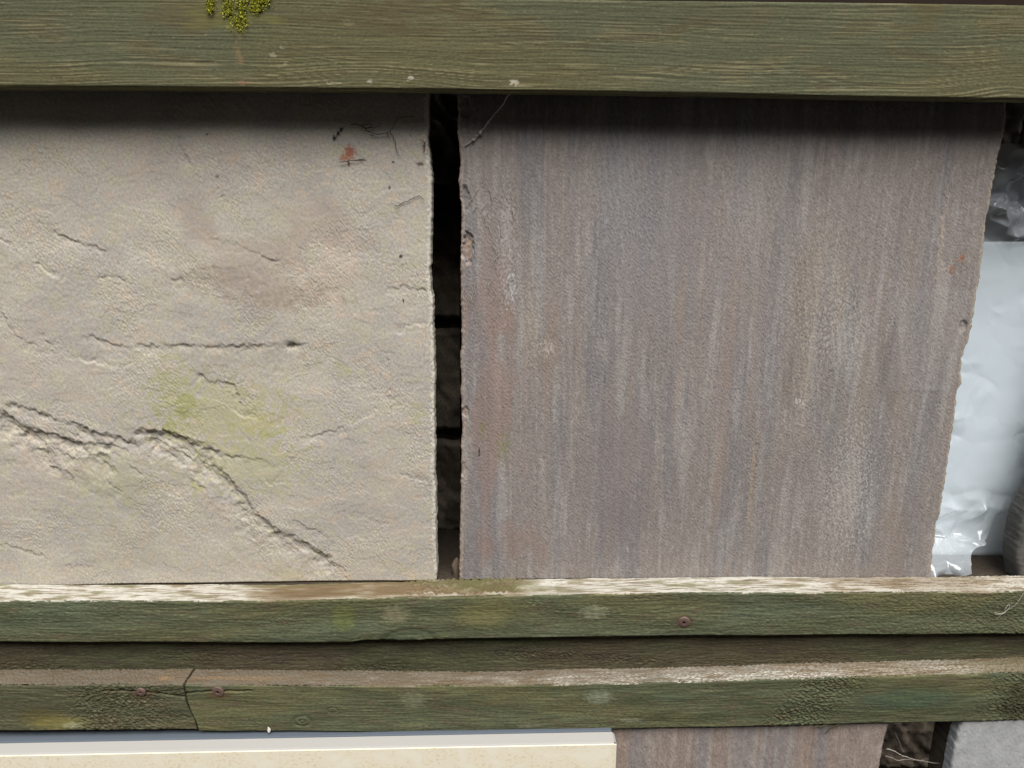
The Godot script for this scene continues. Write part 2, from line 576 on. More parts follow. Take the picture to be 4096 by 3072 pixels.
# ---------------------------------------------------------------- added out of view to block low sky light: a tall shed side
func build_sky_blocker() -> void:
	var o := Node3D.new()
	o.name = "added_shed"
	add_child(o)
	o.position = Vector3(0, 0, 2.1)
	o.set_meta("label", "unseen dark boarded shed side added to block the low sky facing the rack")
	o.set_meta("category", "shed")
	var m := plain(Color(0.22, 0.195, 0.165), 0.95)
	for i in 36:
		part("board", box_mesh(Vector3(-5.4 + i * 0.3, 0.0, 0.003 * (i % 2)), Vector3(-5.4 + i * 0.3 + 0.297, 2.95, 0.03 + 0.003 * (i % 2)), 0.003), m, o)
	part("eaves", box_mesh(Vector3(-5.5, 2.951, -0.12), Vector3(5.5, 3.06, 0.10), 0.004), m, o)

# ---------------------------------------------------------------- the timber rack
func build_rack(yA: Array) -> void:
	var base := Vector3(0, -1.16, 0.0)
	var o := thing("display_rack", "stained green timber display rack with pale weathered ledge edges holding the slabs", "rack", base)
	var X0 := -0.86
	var X1 := 0.90
	# --- upper plank: worn grain standing in fine lines
	var zp := 0.046
	var pt := edge_xy([[-300, -44], [0, -38], [1000, -24], [2048, -6], [3000, 4], [3500, 9], [4096, 19], [4400, 24]], zp, false)
	var pb := edge_xy([[-300, 342], [0, 346], [450, 348], [900, 351], [1400, 356], [1700, 357], [2048, 363], [2500, 369], [3000, 378], [3500, 389], [4096, 397], [4400, 402]], zp, false)
	var kx := P(1480, 330, zp)
	var kx2 := P(4040, 350, zp)
	var ga := noise(1.0, 11, 2)
	var gb := noise(1.0, 12, 1)
	var grain := func(x: float, g: float) -> Array:
		var y := g
		var a := (x - kx.x)
		y -= 0.0095 * exp(-pow(a / 0.085, 2.0)) * exp(-pow((g - 0.016) / 0.035, 2.0))
		y -= 0.011 * exp(-pow((x - kx2.x) / 0.055, 2.0)) * exp(-pow((g - 0.020) / 0.02, 2.0))
		y += gb.get_noise_2d(x * 3.5, g * 12.0) * 0.0035 + gb.get_noise_2d(x * 10.0, g * 60.0) * 0.0008
		var ring := 0.42 * sin(y * 1850.0 + 4.5 * ga.get_noise_2d(x * 1.3, y * 55.0)) * (0.55 + 0.9 * ga.get_noise_2d(x * 4.0 + 4.0, y * 140.0)) + 0.5 * ga.get_noise_2d(x * 2.5, y * 520.0)
		var fine := gb.get_noise_2d(x * 9.0, y * 900.0)
		return [ring, fine, y]
	var rf := func(x: float, g: float, face: int, f: float) -> float:
		var r: Array = grain.call(x, g)
		return 0.00027 * r[0] + 0.00012 * r[1] + 0.00014 * gb.get_noise_2d(x * 45.0, g * 620.0)
	var m := rail_mesh(base, X0, X1, pt, pb, zp, 0.022, 0.0022, 0.0009, rf, 0.0022)
	var w := 1900
	var h := int(m.girth / 0.00085)
	var d := PackedByteArray()
	d.resize(w * h * 3)
	var n1 := layer(w, h, 0.006, 21, 3, 4.0)
	var n2 := layer(w, h, 0.03, 22, 3, 3.0)
	var n3 := layer(w, h, 0.45, 23, 2, 2.0)
	var gh: float = m.g_front
	for j in h:
		var g: float = (1.0 - (j + 0.5) / h) * m.girth
		for i in w:
			var x := lerpf(X0, X1, (i + 0.5) / w)
			var k := j * w + i
			var r: Array = grain.call(x, g)
			var c := rgb(104, 101, 73).lerp(rgb(98, 99, 76), sm(90, 190, n1[k]))
			c = c.lerp(rgb(98, 86, 60), sm(120, 210, n2[k]) * 0.4)
			c *= 0.92 + 0.30 * (n3[k] / 255.0 - 0.5)
			c *= 1.0 - 0.16 * sm(0.05, -0.35, r[0])
			var pale := sm(0.10, 0.42, r[0] + 0.35 * r[1]) * (0.18 + 0.65 * sm(100, 190, n2[k]))
			if g - gh < 0.026: pale = minf(1.0, pale * 2.0)
			c = c.lerp(rgb(160, 152, 118), pale * 0.5)
			if n3[k] > 226: c = c.lerp(rgb(176, 168, 140), 0.4)
			if n3[k] < 26: c *= 0.72
			put(d, k * 3, c)
	var pxw := func(u: float, v: float) -> Vector2:
		var q := P(u, v, zp)
		return Vector2((q.x - X0) / (X1 - X0) * w, (1.0 - (gh + q.y - interp(pb, q.x)) / m.girth) * h)
	# rusty brown weep below the moss, dried dabs of mortar
	for s in [[950, 60, 130, 50, rgb(112, 110, 64), 0.7], [950, 110, 50, 40, rgb(128, 124, 74), 0.6], [950, 210, 14, 40, rgb(124, 106, 76), 0.6], [962, 235, 10, 14, rgb(134, 108, 84), 0.6], [970, 330, 24, 8, rgb(132, 102, 80), 0.7], [955, 120, 12, 30, rgb(130, 116, 80), 0.5],
		[1090, 215, 14, 8, rgb(170, 165, 150), 0.5], [1125, 188, 9, 6, rgb(176, 172, 155), 0.5], [1140, 248, 8, 5, rgb(170, 165, 150), 0.4], [2055, 326, 18, 12, rgb(190, 182, 166), 0.8], [1640, 308, 12, 9, rgb(190, 184, 172), 0.7], [1478, 322, 12, 8, rgb(186, 180, 168), 0.6],
		[1395, 88, 26, 10, rgb(140, 134, 100), 0.5], [1330, 330, 30, 6, rgb(165, 158, 138), 0.5], [3700, 90, 90, 60, rgb(92, 80, 52), 0.4], [700, 60, 200, 40, rgb(90, 80, 58), 0.35], [1500, 60, 260, 60, rgb(86, 74, 54), 0.4], [2900, 40, 300, 40, rgb(86, 80, 60), 0.3]]:
		var q: Vector2 = pxw.call(s[0], s[1])
		pigment(d, w, h, q.x, q.y, s[2] * 0.35, s[3] * 0.38, s[4], s[5], n3 if s[2] < 40 else n2)
	part("upper_plank", m.mesh, matt(tex(d, w, h), 0.9), o, "broad olive green plank with fine raised grain")

	# --- ledge rail under the big slabs
	var zA := 0.040
	var at := edge_xy([[-300, 2404], [0, 2405], [400, 2406], [1000, 2404], [1350, 2398], [1560, 2391], [1750, 2388], [2048, 2383], [2400, 2377], [2700, 2371], [3100, 2371], [3600, 2370], [4096, 2366], [4400, 2364]], zA, false)
	var ab := edge_xy([[-300, 2572], [0, 2568], [300, 2571], [700, 2572], [1100, 2573], [1400, 2571], [1460, 2562], [1700, 2560], [2048, 2554], [2300, 2548], [2700, 2545], [3100, 2543], [3600, 2540], [4096, 2536], [4400, 2534]], zA, false)
	rail(o, "ledge_rail", base, X0, X1, at, ab, zA, 0.0015, 31, 0)
	# --- the recessed board between the rails, and the boards that carry the slabs
	var rt := edge_xy([[-300, 2540], [4400, 2510]], 0.024, false)
	var rb := edge_xy([[-300, 2730], [4400, 2660]], 0.024, false)
	rail(o, "recessed_board", base, X0, X1, rt, rb, 0.024, 0.003, 41, 1)
	var dark := plain(Color(0.27, 0.235, 0.185), 0.95)
	part("shelf", shelf_mesh(base, X0, X1, yA, -0.0005, -0.150), shelf_mat(), o, "dark damp shelf board under the slabs")
	# --- lower rail: two lengths butted end to end
	var zB := 0.054
	var bt := edge_xy([[-300, 2741], [0, 2741], [400, 2738], [700, 2738], [1100, 2743], [1500, 2745], [2048, 2742], [2500, 2735], [2900, 2724], [3300, 2712], [3600, 2703], [3880, 2697], [4096, 2690], [4400, 2682]], zB, false)
	var bb := edge_xy([[-300, 2924], [0, 2924], [400, 2920], [745, 2919], [780, 2919]], zB, false)
	var bb2 := edge_xy([[745, 2924], [790, 2927], [1100, 2927], [1600, 2928], [2048, 2925], [2500, 2918], [3000, 2907], [3500, 2896], [3900, 2888], [4096, 2880], [4400, 2872]], zB, false)
	var jx := P(740, 2770, zB).x
	rail(o, "head_rail", base, X0, jx - 0.0008, bt, bb, zB, 0.0225, 51, 2)
	rail(o, "head_rail", base, jx + 0.0008, X1, bt, bb2, zB, 0.0225, 52, 3)
	# --- carcass out of sight: upper board and shelf, foot shelf, posts
	part("upper_board", box_mesh(Vector3(X0, 0.385, 0.0) - base, Vector3(X1, 0.56, 0.020) - base), plain(Color(0.17, 0.13, 0.11), 0.95), o)
	part("shelf", box_mesh(Vector3(X0, 0.412, -0.150) - base, Vector3(X1, 0.436, -0.001) - base), dark, o)
	part("shelf", box_mesh(Vector3(X0, -1.085, -0.150) - base, Vector3(X1, -1.060, 0.105) - base), dark, o)
	for x in [-0.50, 0.22]:
		part("post", box_mesh(Vector3(x, -1.16, -0.148) - base, Vector3(x + 0.07, 0.41, -0.10) - base), dark, o)
	# --- screws
	var rust := plain(Color(0.46, 0.37, 0.34), 0.6, 0.5)
	rust.metallic = 0.35
	var socket_shade := plain(Color(0.10, 0.08, 0.07), 0.8)  # dark colour stands in for the shade inside the screw socket
	for s in [[2735, 2487, zA, 0.0074, "rusty brown screw head in the ledge rail"], [873, 2765, zB, 0.0074, "rusty screw head beside the butt joint"], [565, 2766, zB, 0.0058, "rusty screw head sunk in a split of the rail"]]:
		var c := P(s[0], s[1], s[2])
		var r: float = s[3]
		var head := part("screw", lathe([Vector2(r, -0.003), Vector2(r, 0.0004), Vector2(r * 0.9, 0.0011), Vector2(r * 0.6, 0.0016), Vector2(r * 0.30, 0.0016), Vector2(r * 0.26, 0.0002), Vector2(0.0, 0.0)]), rust, o, s[4])
		head.position = c - base + Vector3(0, 0, 0.0006)
		head.rotation = Vector3(0.1, -0.12, 0.5)
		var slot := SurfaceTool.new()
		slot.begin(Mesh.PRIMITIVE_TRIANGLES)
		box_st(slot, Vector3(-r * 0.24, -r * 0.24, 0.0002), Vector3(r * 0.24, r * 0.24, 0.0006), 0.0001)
		part("shade_plug", slot.commit(), socket_shade, head)

func shelf_mat() -> StandardMaterial3D:
	var w := 900
	var h := 120
	var a := layer(w, h, 0.02, 61, 3, 6.0)
	var b := layer(w, h, 0.4, 62, 2, 2.0)
	var d := PackedByteArray()
	d.resize(w * h * 3)
	for k in w * h:
		var c := rgb(54, 46, 37).lerp(rgb(74, 64, 46), sm(120, 210, a[k])) * (0.7 + 0.6 * b[k] / 255.0)
		put(d, k * 3, c)
	return matt(tex(d, w, h), 0.8, 0.4)

func shelf_mesh(base: Vector3, x0: float, x1: float, yA: Array, zf: float, zb: float) -> ArrayMesh:
	var nx := 90
	var rows := [[-0.024, zb], [-0.024, zf], [-0.0012, zf], [-0.0012, lerpf(zf, zb, 0.3)], [-0.0012, lerpf(zf, zb, 0.6)], [-0.0012, zb], [-0.024, zb]]
	var p := PackedVector3Array()
	var uv := PackedVector2Array()
	for j in rows.size():
		for i in nx:
			var x := lerpf(x0, x1, i / float(nx - 1))
			p.append(Vector3(x, interp(yA, x) + rows[j][0], rows[j][1]) - base)
			uv.append(Vector2(i / float(nx - 1), j / 6.0))
	return grid_mesh(nx, rows.size(), p, uv)

# rough sawn rails; kind 0 ledge rail, 1 recessed board, 2 and 3 head rail lengths
func rail(o: Node3D, called: String, base: Vector3, x0: float, x1: float, top: Array, bot: Array, zf: float, zb: float, seed_: int, kind: int) -> void:
	var na := noise(1.0, seed_, 2)
	var nb := noise(1.0, seed_ + 1, 1)
	var lump0 := P(1660, 2380, zf).x
	var lump1 := P(2060, 2380, zf).x
	var ka := P(3250, 2830, zf).x
	var kb := P(4096, 2830, zf).x
	var ha := P(480, 2830, zf).x
	var tear := [0.55, 0.85, 0.45, 0.38][kind] as float
	var crack := []                                    # splits running out from the screws
	if kind == 2: crack = [[Vector2(P(420, 2762, zf).x, P(420, 2762, zf).y), Vector2(P(560, 2766, zf).x, P(560, 2766, zf).y), Vector2(P(735, 2788, zf).x, P(735, 2788, zf).y)]]
	if kind == 3: crack = [[Vector2(P(742, 2772, zf).x, P(742, 2772, zf).y), Vector2(P(870, 2764, zf).x, P(870, 2764, zf).y), Vector2(P(1010, 2764, zf).x, P(1010, 2764, zf).y)]]
	var knots := []
	if kind == 0: knots = [[P(1640, 2585, zf), 0.034, 0.022]]
	if kind == 3: knots = [[P(1209, 2884, zf), 0.011, 0.008], [P(1330, 2840, zf), 0.006, 0.004]]
	var dep := zf - zb
	var relief := func(x: float, g: float, face: int, f: float) -> float:
		var slant := x * 0.6 + g
		var v := na.get_noise_2d(x * 14.0, g * 420.0) * 0.00042 + nb.get_noise_2d(x * 70.0 + g * 90.0, g * 520.0 - x * 12.0) * 0.0006 * tear
		v += nb.get_noise_2d(x * 5.0, g * 30.0) * 0.0011
		if face == 1 or face == 2:
			var torn := sm(0.05, 0.5, na.get_noise_2d(x * 4.5 + 7.0, g * 22.0)) * 0.8
			if kind == 0: torn = maxf(torn * 0.4, sm(0.25, 0.75, x) * 0.8)
			if kind == 2: torn = maxf(torn * 0.6, sm(0.09, 0.02, absf(x - ha)))
			if kind == 3: torn = maxf(torn * 0.25, maxf(sm(0.07, 0.01, absf(x - ka + (f - 0.5) * -0.05)), sm(0.09, 0.0, kb - x)))
			v += torn * (na.get_noise_2d(x * 170.0 + g * 130.0, g * 520.0) - 0.1) * (0.0023 if kind >= 2 else 0.0017)
		if kind == 0:
			var lump := sm(lump0 - 0.03, lump0 + 0.015, x) * sm(lump1 + 0.03, lump1 - 0.02, x)
			if face == 2: v += lump * (0.0034 * nb.get_noise_2d(x * 210.0 - g * 150.0, g * 70.0) * sm(0.0, 0.12, f) + 0.0018)
			if face == 2 and f < 0.35: v -= 0.0012 * sm(0.25, 0.6, na.get_noise_2d(x * 16.0, 3.0))
			if face == 0: v += 0.002 * na.get_noise_2d(x * 20.0, 1.0)
		if kind >= 2 and face == 2: v += 0.0010 * nb.get_noise_2d(x * 260.0 + f * 3.0, f * 5.0)
		if face == 1:
			var yk := lerpf(interp(bot, x), interp(top, x), f)
			for kn in knots:
				var dk := Vector2((x - kn[0].x) / kn[1], (yk - kn[0].y) / kn[2]).length()
				if dk < 1.6: v += -0.0011 * exp(-pow((dk - 1.0) / 0.14, 2.0)) + 0.0006 * sin(dk * 14.0) * sm(1.1, 0.7, dk)
			for c in crack:
				var y := lerpf(interp(bot, x), interp(top, x), f)
				for s in 2:
					if x >= c[s].x and x <= c[s + 1].x:
						var yc := lerpf(c[s].y, c[s + 1].y, (x - c[s].x) / (c[s + 1].x - c[s].x)) + nb.get_noise_2d(x * 90.0, 4.0) * 0.0009
						v -= 0.0032 * sm(0.0016, 0.0003, absf(y - yc))
		return v
	var m := rail_mesh(base, x0, x1, top, bot, zf, zb, 0.0017, 0.0011, relief, 0.002, (x1 if kind == 2 else (x0 if kind == 3 else 99.0)))
	var w := mini(2040, int((x1 - x0) / 0.00095))
	var h := int(m.girth / 0.0008)
	var d := PackedByteArray()
	d.resize(w * h * 3)
	var n1 := layer(w, h, 0.008, seed_ + 2, 3, 3.0)
	var n2 := layer(w, h, 0.05, seed_ + 3, 3, 3.0)
	var n3 := layer(w, h, 0.40, seed_ + 4, 2, 2.5)
	var n4 := layer(w, h, 0.30, seed_ + 5, 2, 18.0)
	for j in h:
		var g: float = (1.0 - (j + 0.5) / h) * m.girth
		for i in w:
			var x := lerpf(x0, x1, (i + 0.5) / w)
			var k := j * w + i
			var a := n1[k] / 255.0
			var b := n2[k] / 255.0
			var c := n3[k] / 255.0
			var e := n4[k] / 255.0
			var col: Vector3
			if kind == 1:
				col = rgb(92, 84, 66).lerp(rgb(86, 86, 64), sm(0.4, 0.7, a))
				col = col.lerp(rgb(80, 73, 62), sm(0.55, 0.85, b) * 0.6)
			else:
				col = rgb(98, 101, 76).lerp(rgb(108, 106, 76), sm(0.45, 0.75, a))
				col = col.lerp(rgb(106, 95, 76), sm(0.60, 0.9, b) * 0.7)
				if kind == 0: col = col.lerp(rgb(98, 106, 86), sm(0.4, 0.1, a) * 0.6)
				if kind >= 2: col = col.lerp(rgb(92, 104, 86), sm(0.35, 0.05, b) * 0.6)
				if kind == 2: col = col.lerp(rgb(92, 86, 66), 0.45)
			col *= 0.9 + 0.34 * (c - 0.5) + 0.36 * (e - 0.5)
			if c > 0.86: col = col.lerp(rgb(150, 146, 112), 0.35)
			# bleached top, ragged over the front arris
			var up: float = (g - m.g_top) * 1000.0 + (b - 0.5) * 2.6 + (c - 0.5) * 1.4 + (e - 0.5) * 1.6 + 0.2
			if up > 0.0 and kind != 1:
				var f: float = (g - m.g_top) / dep
				var wood := rgb(186, 182, 173).lerp(rgb(170, 163, 150), sm(0.4, 0.8, a))
				var dirt := 0.0
				if kind == 0:
					dirt = sm(-0.36, -0.27, x) * sm(0.06, -0.01, x)
					dirt = clampf(dirt + (b - 0.5) * 1.1, 0.0, 1.0) if dirt > 0.02 else sm(0.5, 0.8, b) * 0.6
					if f < 0.16 and dirt > 0.2: dirt *= 0.25 + 0.6 * b
					wood = wood.lerp(rgb(92, 88, 56).lerp(rgb(112, 94, 70), sm(0.3, 0.7, a)), dirt * 0.92)
				else:
					var pale := sm(-0.25, 0.45, x + (b - 0.5) * 0.5)
					if f > 0.55: pale *= 0.55
					wood = rgb(104, 96, 84).lerp(rgb(114, 103, 88), a).lerp(wood, pale * (0.25 + 0.75 * sm(0.3, 0.6, c)))
					if x > 0.52: wood = wood.lerp(rgb(96, 88, 64), sm(0.52, 0.64, x) * 0.7)
				var line := sm(0.44, 0.26, e) * 0.7 + sm(0.36, 0.15, c) * 0.35
				line = minf(1.0, line + sm(0.62, 0.85, a) * 0.25)
				wood = wood.lerp(rgb(98, 82, 62), line)
				col = wood
			put(d, k * 3, col)
	var spots := []
	if kind == 0: spots = [[1580, 2455, 66, 46, rgb(136, 130, 104), 0.8], [2375, 2448, 72, 36, rgb(144, 142, 116), 0.8], [1370, 2470, 60, 70, rgb(112, 118, 64), 0.6], [1930, 2460, 130, 70, rgb(118, 114, 72), 0.6], [2735, 2487, 40, 34, rgb(84, 62, 46), 0.6], [1640, 2540, 130, 30, rgb(64, 74, 58), 0.6]]
	if kind == 2: spots = [[230, 2890, 130, 36, rgb(150, 142, 82), 0.6], [285, 2900, 45, 16, rgb(176, 178, 160), 0.5], [170, 2870, 110, 50, rgb(100, 88, 48), 0.5], [565, 2775, 60, 24, rgb(96, 72, 52), 0.6], [640, 2705, 40, 14, rgb(160, 128, 88), 0.5]]
	if kind == 3: spots = [[1650, 2795, 64, 46, rgb(128, 128, 104), 0.75], [2395, 2785, 66, 44, rgb(132, 138, 118), 0.75], [2680, 2785, 110, 24, rgb(92, 104, 84), 0.45], [2520, 2880, 60, 14, rgb(150, 150, 138), 0.5], [2110, 2900, 60, 14, rgb(146, 140, 120), 0.5], [1640, 2900, 90, 10, rgb(140, 134, 100), 0.4], [3650, 2800, 260, 60, rgb(58, 80, 66), 0.55], [873, 2775, 60, 30, rgb(96, 72, 52), 0.6], [900, 2700, 300, 16, rgb(152, 118, 82), 0.35], [4060, 2820, 70, 110, rgb(54, 50, 36), 0.6]]
	for s in spots:
		var q := P(s[0], s[1], zf)
		pigment(d, w, h, (q.x - x0) / (x1 - x0) * w, (1.0 - (m.g_front + q.y - interp(bot, q.x)) / m.girth) * h, s[2] * 0.36, s[3] * 0.42, s[4], s[5], n3, 0.45, 0.3)
	var lab := ["rough sawn green ledge rail with a bleached top edge", "dark brown rough board set back between the rails", "short brownish length of lower rail left of the butt joint", "long green length of lower rail right of the butt joint"]
	lab[2] = "brownish length of lower rail with yellow lichen at its foot"
	lab[3] = "long green length of lower rail with a pale top edge"
	part(called, m.mesh, matt(tex(d, w, h), 0.93), o, lab[kind])

# ---------------------------------------------------------------- buff sandstone slab
func build_buff_slab(yA: Array) -> void:
	var re_px := [[1714, 300], [1714, 420], [1711, 541], [1723, 650], [1728, 722], [1726, 818], [1724, 902], [1723, 1023], [1719, 1077], [1723, 1143], [1731, 1204], [1731, 1288], [1735, 1340], [1738, 1479], [1736, 1565], [1737, 1671], [1739, 1790], [1736, 1884], [1742, 1963], [1743, 2129], [1747, 2242], [1747, 2340]]
	var x0 := -0.712
	var yt := 0.338
	var y0 := -0.2565
	var re := table(edge_xy(re_px, 0.0, true), -0.28, 0.36)
	var le := table([Vector2(-0.3, x0), Vector2(0.0, x0 - 0.002), Vector2(0.4, x0 + 0.003)], -0.28, 0.36)
	var nx := 470
	var ny := 452
	var xe := -0.092
	var dx := (xe - x0) / (nx - 1)
	var dy := (yt - y0) / (ny - 1)
	var hh := PackedFloat32Array()
	hh.resize(nx * ny)
	var lo := noise(5.0, 101, 3)
	var mid := noise(34.0, 102, 3)
	var fin := noise(430.0, 103, 2)
	var lam := noise(11.0, 104, 3)
	for j in ny:
		for i in nx:
			var x := x0 + i * dx
			var y := y0 + j * dy
			var a := lo.get_noise_2d(x, y * 1.3)
			var t := lam.get_noise_2d(x, y * 1.6 + 4.0) * 2.2 + a * 1.5      # thin lifted layers with small scarps
			var fr := t - floorf(t)
			var terr := (floorf(t) + sm(0.0, 0.07, fr)) * 0.00026
			var rough := 0.35 + 1.0 * sm(-0.2, 0.4, lo.get_noise_2d(x * 2.0 + 5.0, y * 2.0))
			hh[j * nx + i] = a * 0.0014 + terr + mid.get_noise_2d(x, y) * 0.00026 * rough + mid.get_noise_2d(x * 5.0, y * 5.0) * 0.00018 + fin.get_noise_2d(x, y) * 0.00055 * rough
	var wx := noise(85.0, 105, 3)
	var wy := noise(85.0, 106, 3)
	var brs := RandomNumberGenerator.new()
	brs.seed = 5
	for s in STEPS:
		var pts := []
		for q in s[4]:
			var p := P(s[0] + q[0] * 0.6328, s[1] + q[1] * 0.6328, 0.0)
			pts.append(Vector2(p.x, p.y))
		carve(hh, nx, ny, x0, dx, y0, dy, pts, s[2] * 0.0021, s[3] * 0.001, wx, wy)
		if s[2] >= 1.9:                                 # thin flakes stepping down below the big breaks
			for b in 5:
				var n0 := brs.randi() % maxi(1, pts.size() - 3)
				var n1_ := mini(pts.size(), n0 + 3 + brs.randi() % 3)
				var off := Vector2(brs.randf_range(-0.004, 0.010), -brs.randf_range(0.003, 0.020))
				var sub := []
				for q in range(n0, n1_): sub.append(pts[q] + off * (0.6 + 0.5 * (q - n0)))
				if sub.size() > 1: carve(hh, nx, ny, x0, dx, y0, dy, sub, brs.randf_range(0.0007, 0.0016), brs.randf_range(0.004, 0.008), wx, wy)
	for pit in [[1164, 1385, 0.007, 0.0034], [740, 1384, 0.004, 0.0012], [1395, 1010, 0.002, 0.0008]]:
		var p := P(pit[0], pit[1], 0.0)
		for j in range(int((p.y - pit[2] * 2.0 - y0) / dy), int((p.y + pit[2] * 2.0 - y0) / dy)):
			for i in range(int((p.x - pit[2] * 4.0 - x0) / dx), int((p.x + pit[2] * 4.0 - x0) / dx)):
				var q := Vector2((x0 + i * dx - p.x) * 0.6, y0 + j * dy - p.y).length()
				if q < pit[2] * 2.0: hh[j * nx + i] -= pit[3] * exp(-pow(q / (pit[2] * 0.6), 2.0))
	var base := Vector3(-0.40, y0, 0.0)
	var o := thing("flagstone", "buff riven sandstone slab with dark split lines and green algae patches", "flagstone", base, "flagstones on the rack")
	# colour
	var w := 900
	var h := 860
	var d := PackedByteArray()
	d.resize(w * h * 3)
	var n1 := layer(w, h, 0.006, 111, 3)
	var n2 := layer(w, h, 0.022, 112, 4)
	var n3 := layer(w, h, 0.16, 113, 3)
	var n4 := layer(w, h, 0.62, 114, 2)
	for k in w * h:
		var a := n1[k] / 255.0
		var b := n2[k] / 255.0
		var c := rgb(178, 171, 160).lerp(rgb(171, 165, 157), sm(0.4, 0.75, a))
		c = c.lerp(rgb(190, 172, 152), sm(0.55, 0.85, b) * 0.55)
		c = c.lerp(rgb(180, 172, 148), sm(0.45, 0.2, b) * 0.5)
		c *= 1.0 + 0.16 * (n3[k] / 255.0 - 0.5) + 0.32 * (n4[k] / 255.0 - 0.5)
		if n4[k] < 18: c *= 0.82
		put(d, k * 3, c)
	var marks := [
		[1050, 1020, 330, 200, rgb(160, 146, 135), 0.75, 0], [880, 1120, 240, 60, rgb(150, 139, 127), 0.9, 2], [1180, 1180, 200, 60, rgb(150, 136, 123), 1.1, 2], [1250, 900, 200, 110, rgb(166, 151, 140), 0.7, 0], [1330, 1100, 130, 170, rgb(200, 178, 160), 0.5, 1], [700, 700, 260, 160, rgb(176, 160, 154), 0.35, 1], [150, 1450, 260, 200, rgb(168, 158, 150), 0.5, 1],
		[180, 1880, 260, 190, rgb(172, 160, 152), 0.45, 1], [430, 2000, 120, 110, rgb(156, 160, 158), 0.4, 1], [1500, 2000, 200, 240, rgb(176, 164, 152), 0.4, 1],
		[900, 1660, 330, 170, rgb(168, 164, 122), 1.0, 2], [1000, 1860, 260, 130, rgb(172, 168, 130), 1.0, 2], [740, 1630, 46, 60, rgb(132, 136, 66), 0.9, 2], [680, 1715, 50, 40, rgb(138, 140, 72), 0.8, 2], [650, 1500, 40, 36, rgb(156, 154, 84), 0.5, 2],
		[790, 1962, 34, 34, rgb(146, 146, 66), 0.65, 2], [1030, 1700, 110, 60, rgb(164, 162, 96), 0.5, 2], [1370, 1480, 40, 36, rgb(164, 164, 96), 0.45, 2], [1670, 1660, 36, 56, rgb(162, 160, 98), 0.5, 2], [1150, 2300, 90, 50, rgb(172, 166, 118), 0.5, 2], [330, 2290, 60, 30, rgb(190, 172, 130), 0.45, 2], [1640, 2290, 60, 36, rgb(190, 170, 130), 0.45, 2],
		[1000, 1420, 420, 70, rgb(150, 142, 124), 0.4, 2], [520, 990, 34, 34, rgb(190, 190, 184), 0.45, 2], [700, 1600, 120, 190, rgb(164, 162, 120), 0.8, 2], [460, 1930, 240, 150, rgb(168, 164, 132), 0.8, 2],
		[500, 2200, 260, 130, rgb(156, 150, 130), 0.35, 1],
		[1400, 607, 26, 28, rgb(150, 92, 74), 0.85, 4], [1380, 630, 24, 14, rgb(160, 106, 86), 0.75, 4], [1396, 652, 6, 14, rgb(96, 56, 46), 0.8, 4], [1440, 640, 34, 5, rgb(70, 60, 56), 0.7, 4],
		[1338, 552, 7, 12, rgb(40, 40, 42), 0.9, 4], [1354, 532, 7, 9, rgb(44, 44, 44), 0.9, 4], [1366, 518, 8, 9, rgb(50, 48, 46), 0.8, 4], [1575, 648, 6, 4, rgb(36, 36, 36), 0.9, 4], [1675, 655, 14, 8, rgb(84, 66, 54), 0.8, 4], [1700, 588, 14, 26, rgb(104, 84, 66), 0.6, 4], [1605, 1025, 8, 8, rgb(40, 40, 48), 0.9, 4], [1615, 1203, 4, 10, rgb(50, 44, 40), 0.9, 4], [1560, 750, 5, 8, rgb(60, 60, 62), 0.8, 4], [870, 705, 9, 6, rgb(90, 88, 86), 0.7, 4], [830, 537, 4, 4, rgb(40, 40, 40), 0.9, 4], [1164, 1385, 22, 10, rgb(84, 78, 66), 0.6, 4]]
	var n23 := layer(w, h, 0.05, 115, 5)
	var rags := [n1, n2, n23, n3, n4]
	var pw := w / (xe - x0)
	for s in marks:
		var q := P(s[0], s[1], 0.0)
		pigment(d, w, h, (q.x - x0) * pw, (yt - q.y) / (yt - y0) * h, s[2] * 0.000297 * pw, s[3] * 0.000305 * h / (yt - y0), s[4], s[5] * (0.6 if s[6] < 4 else 1.0), n3 if s[6] == 4 and s[2] > 20 else rags[s[6]], 1.0 if s[6] < 4 else 0.7, 0.45 if s[6] == 2 else 0.0)
	worn_edge(d, w, h, false, rgb(206, 200, 188), n3)
	var yb := func(x: float) -> float: return interp(yA, x) + 0.0006
	part("stone", slab_mesh(base, le, re, yb, yt, 0.0, 0.026, nx, ny, hh, 120), matt(tex(d, w, h), 0.94), o)

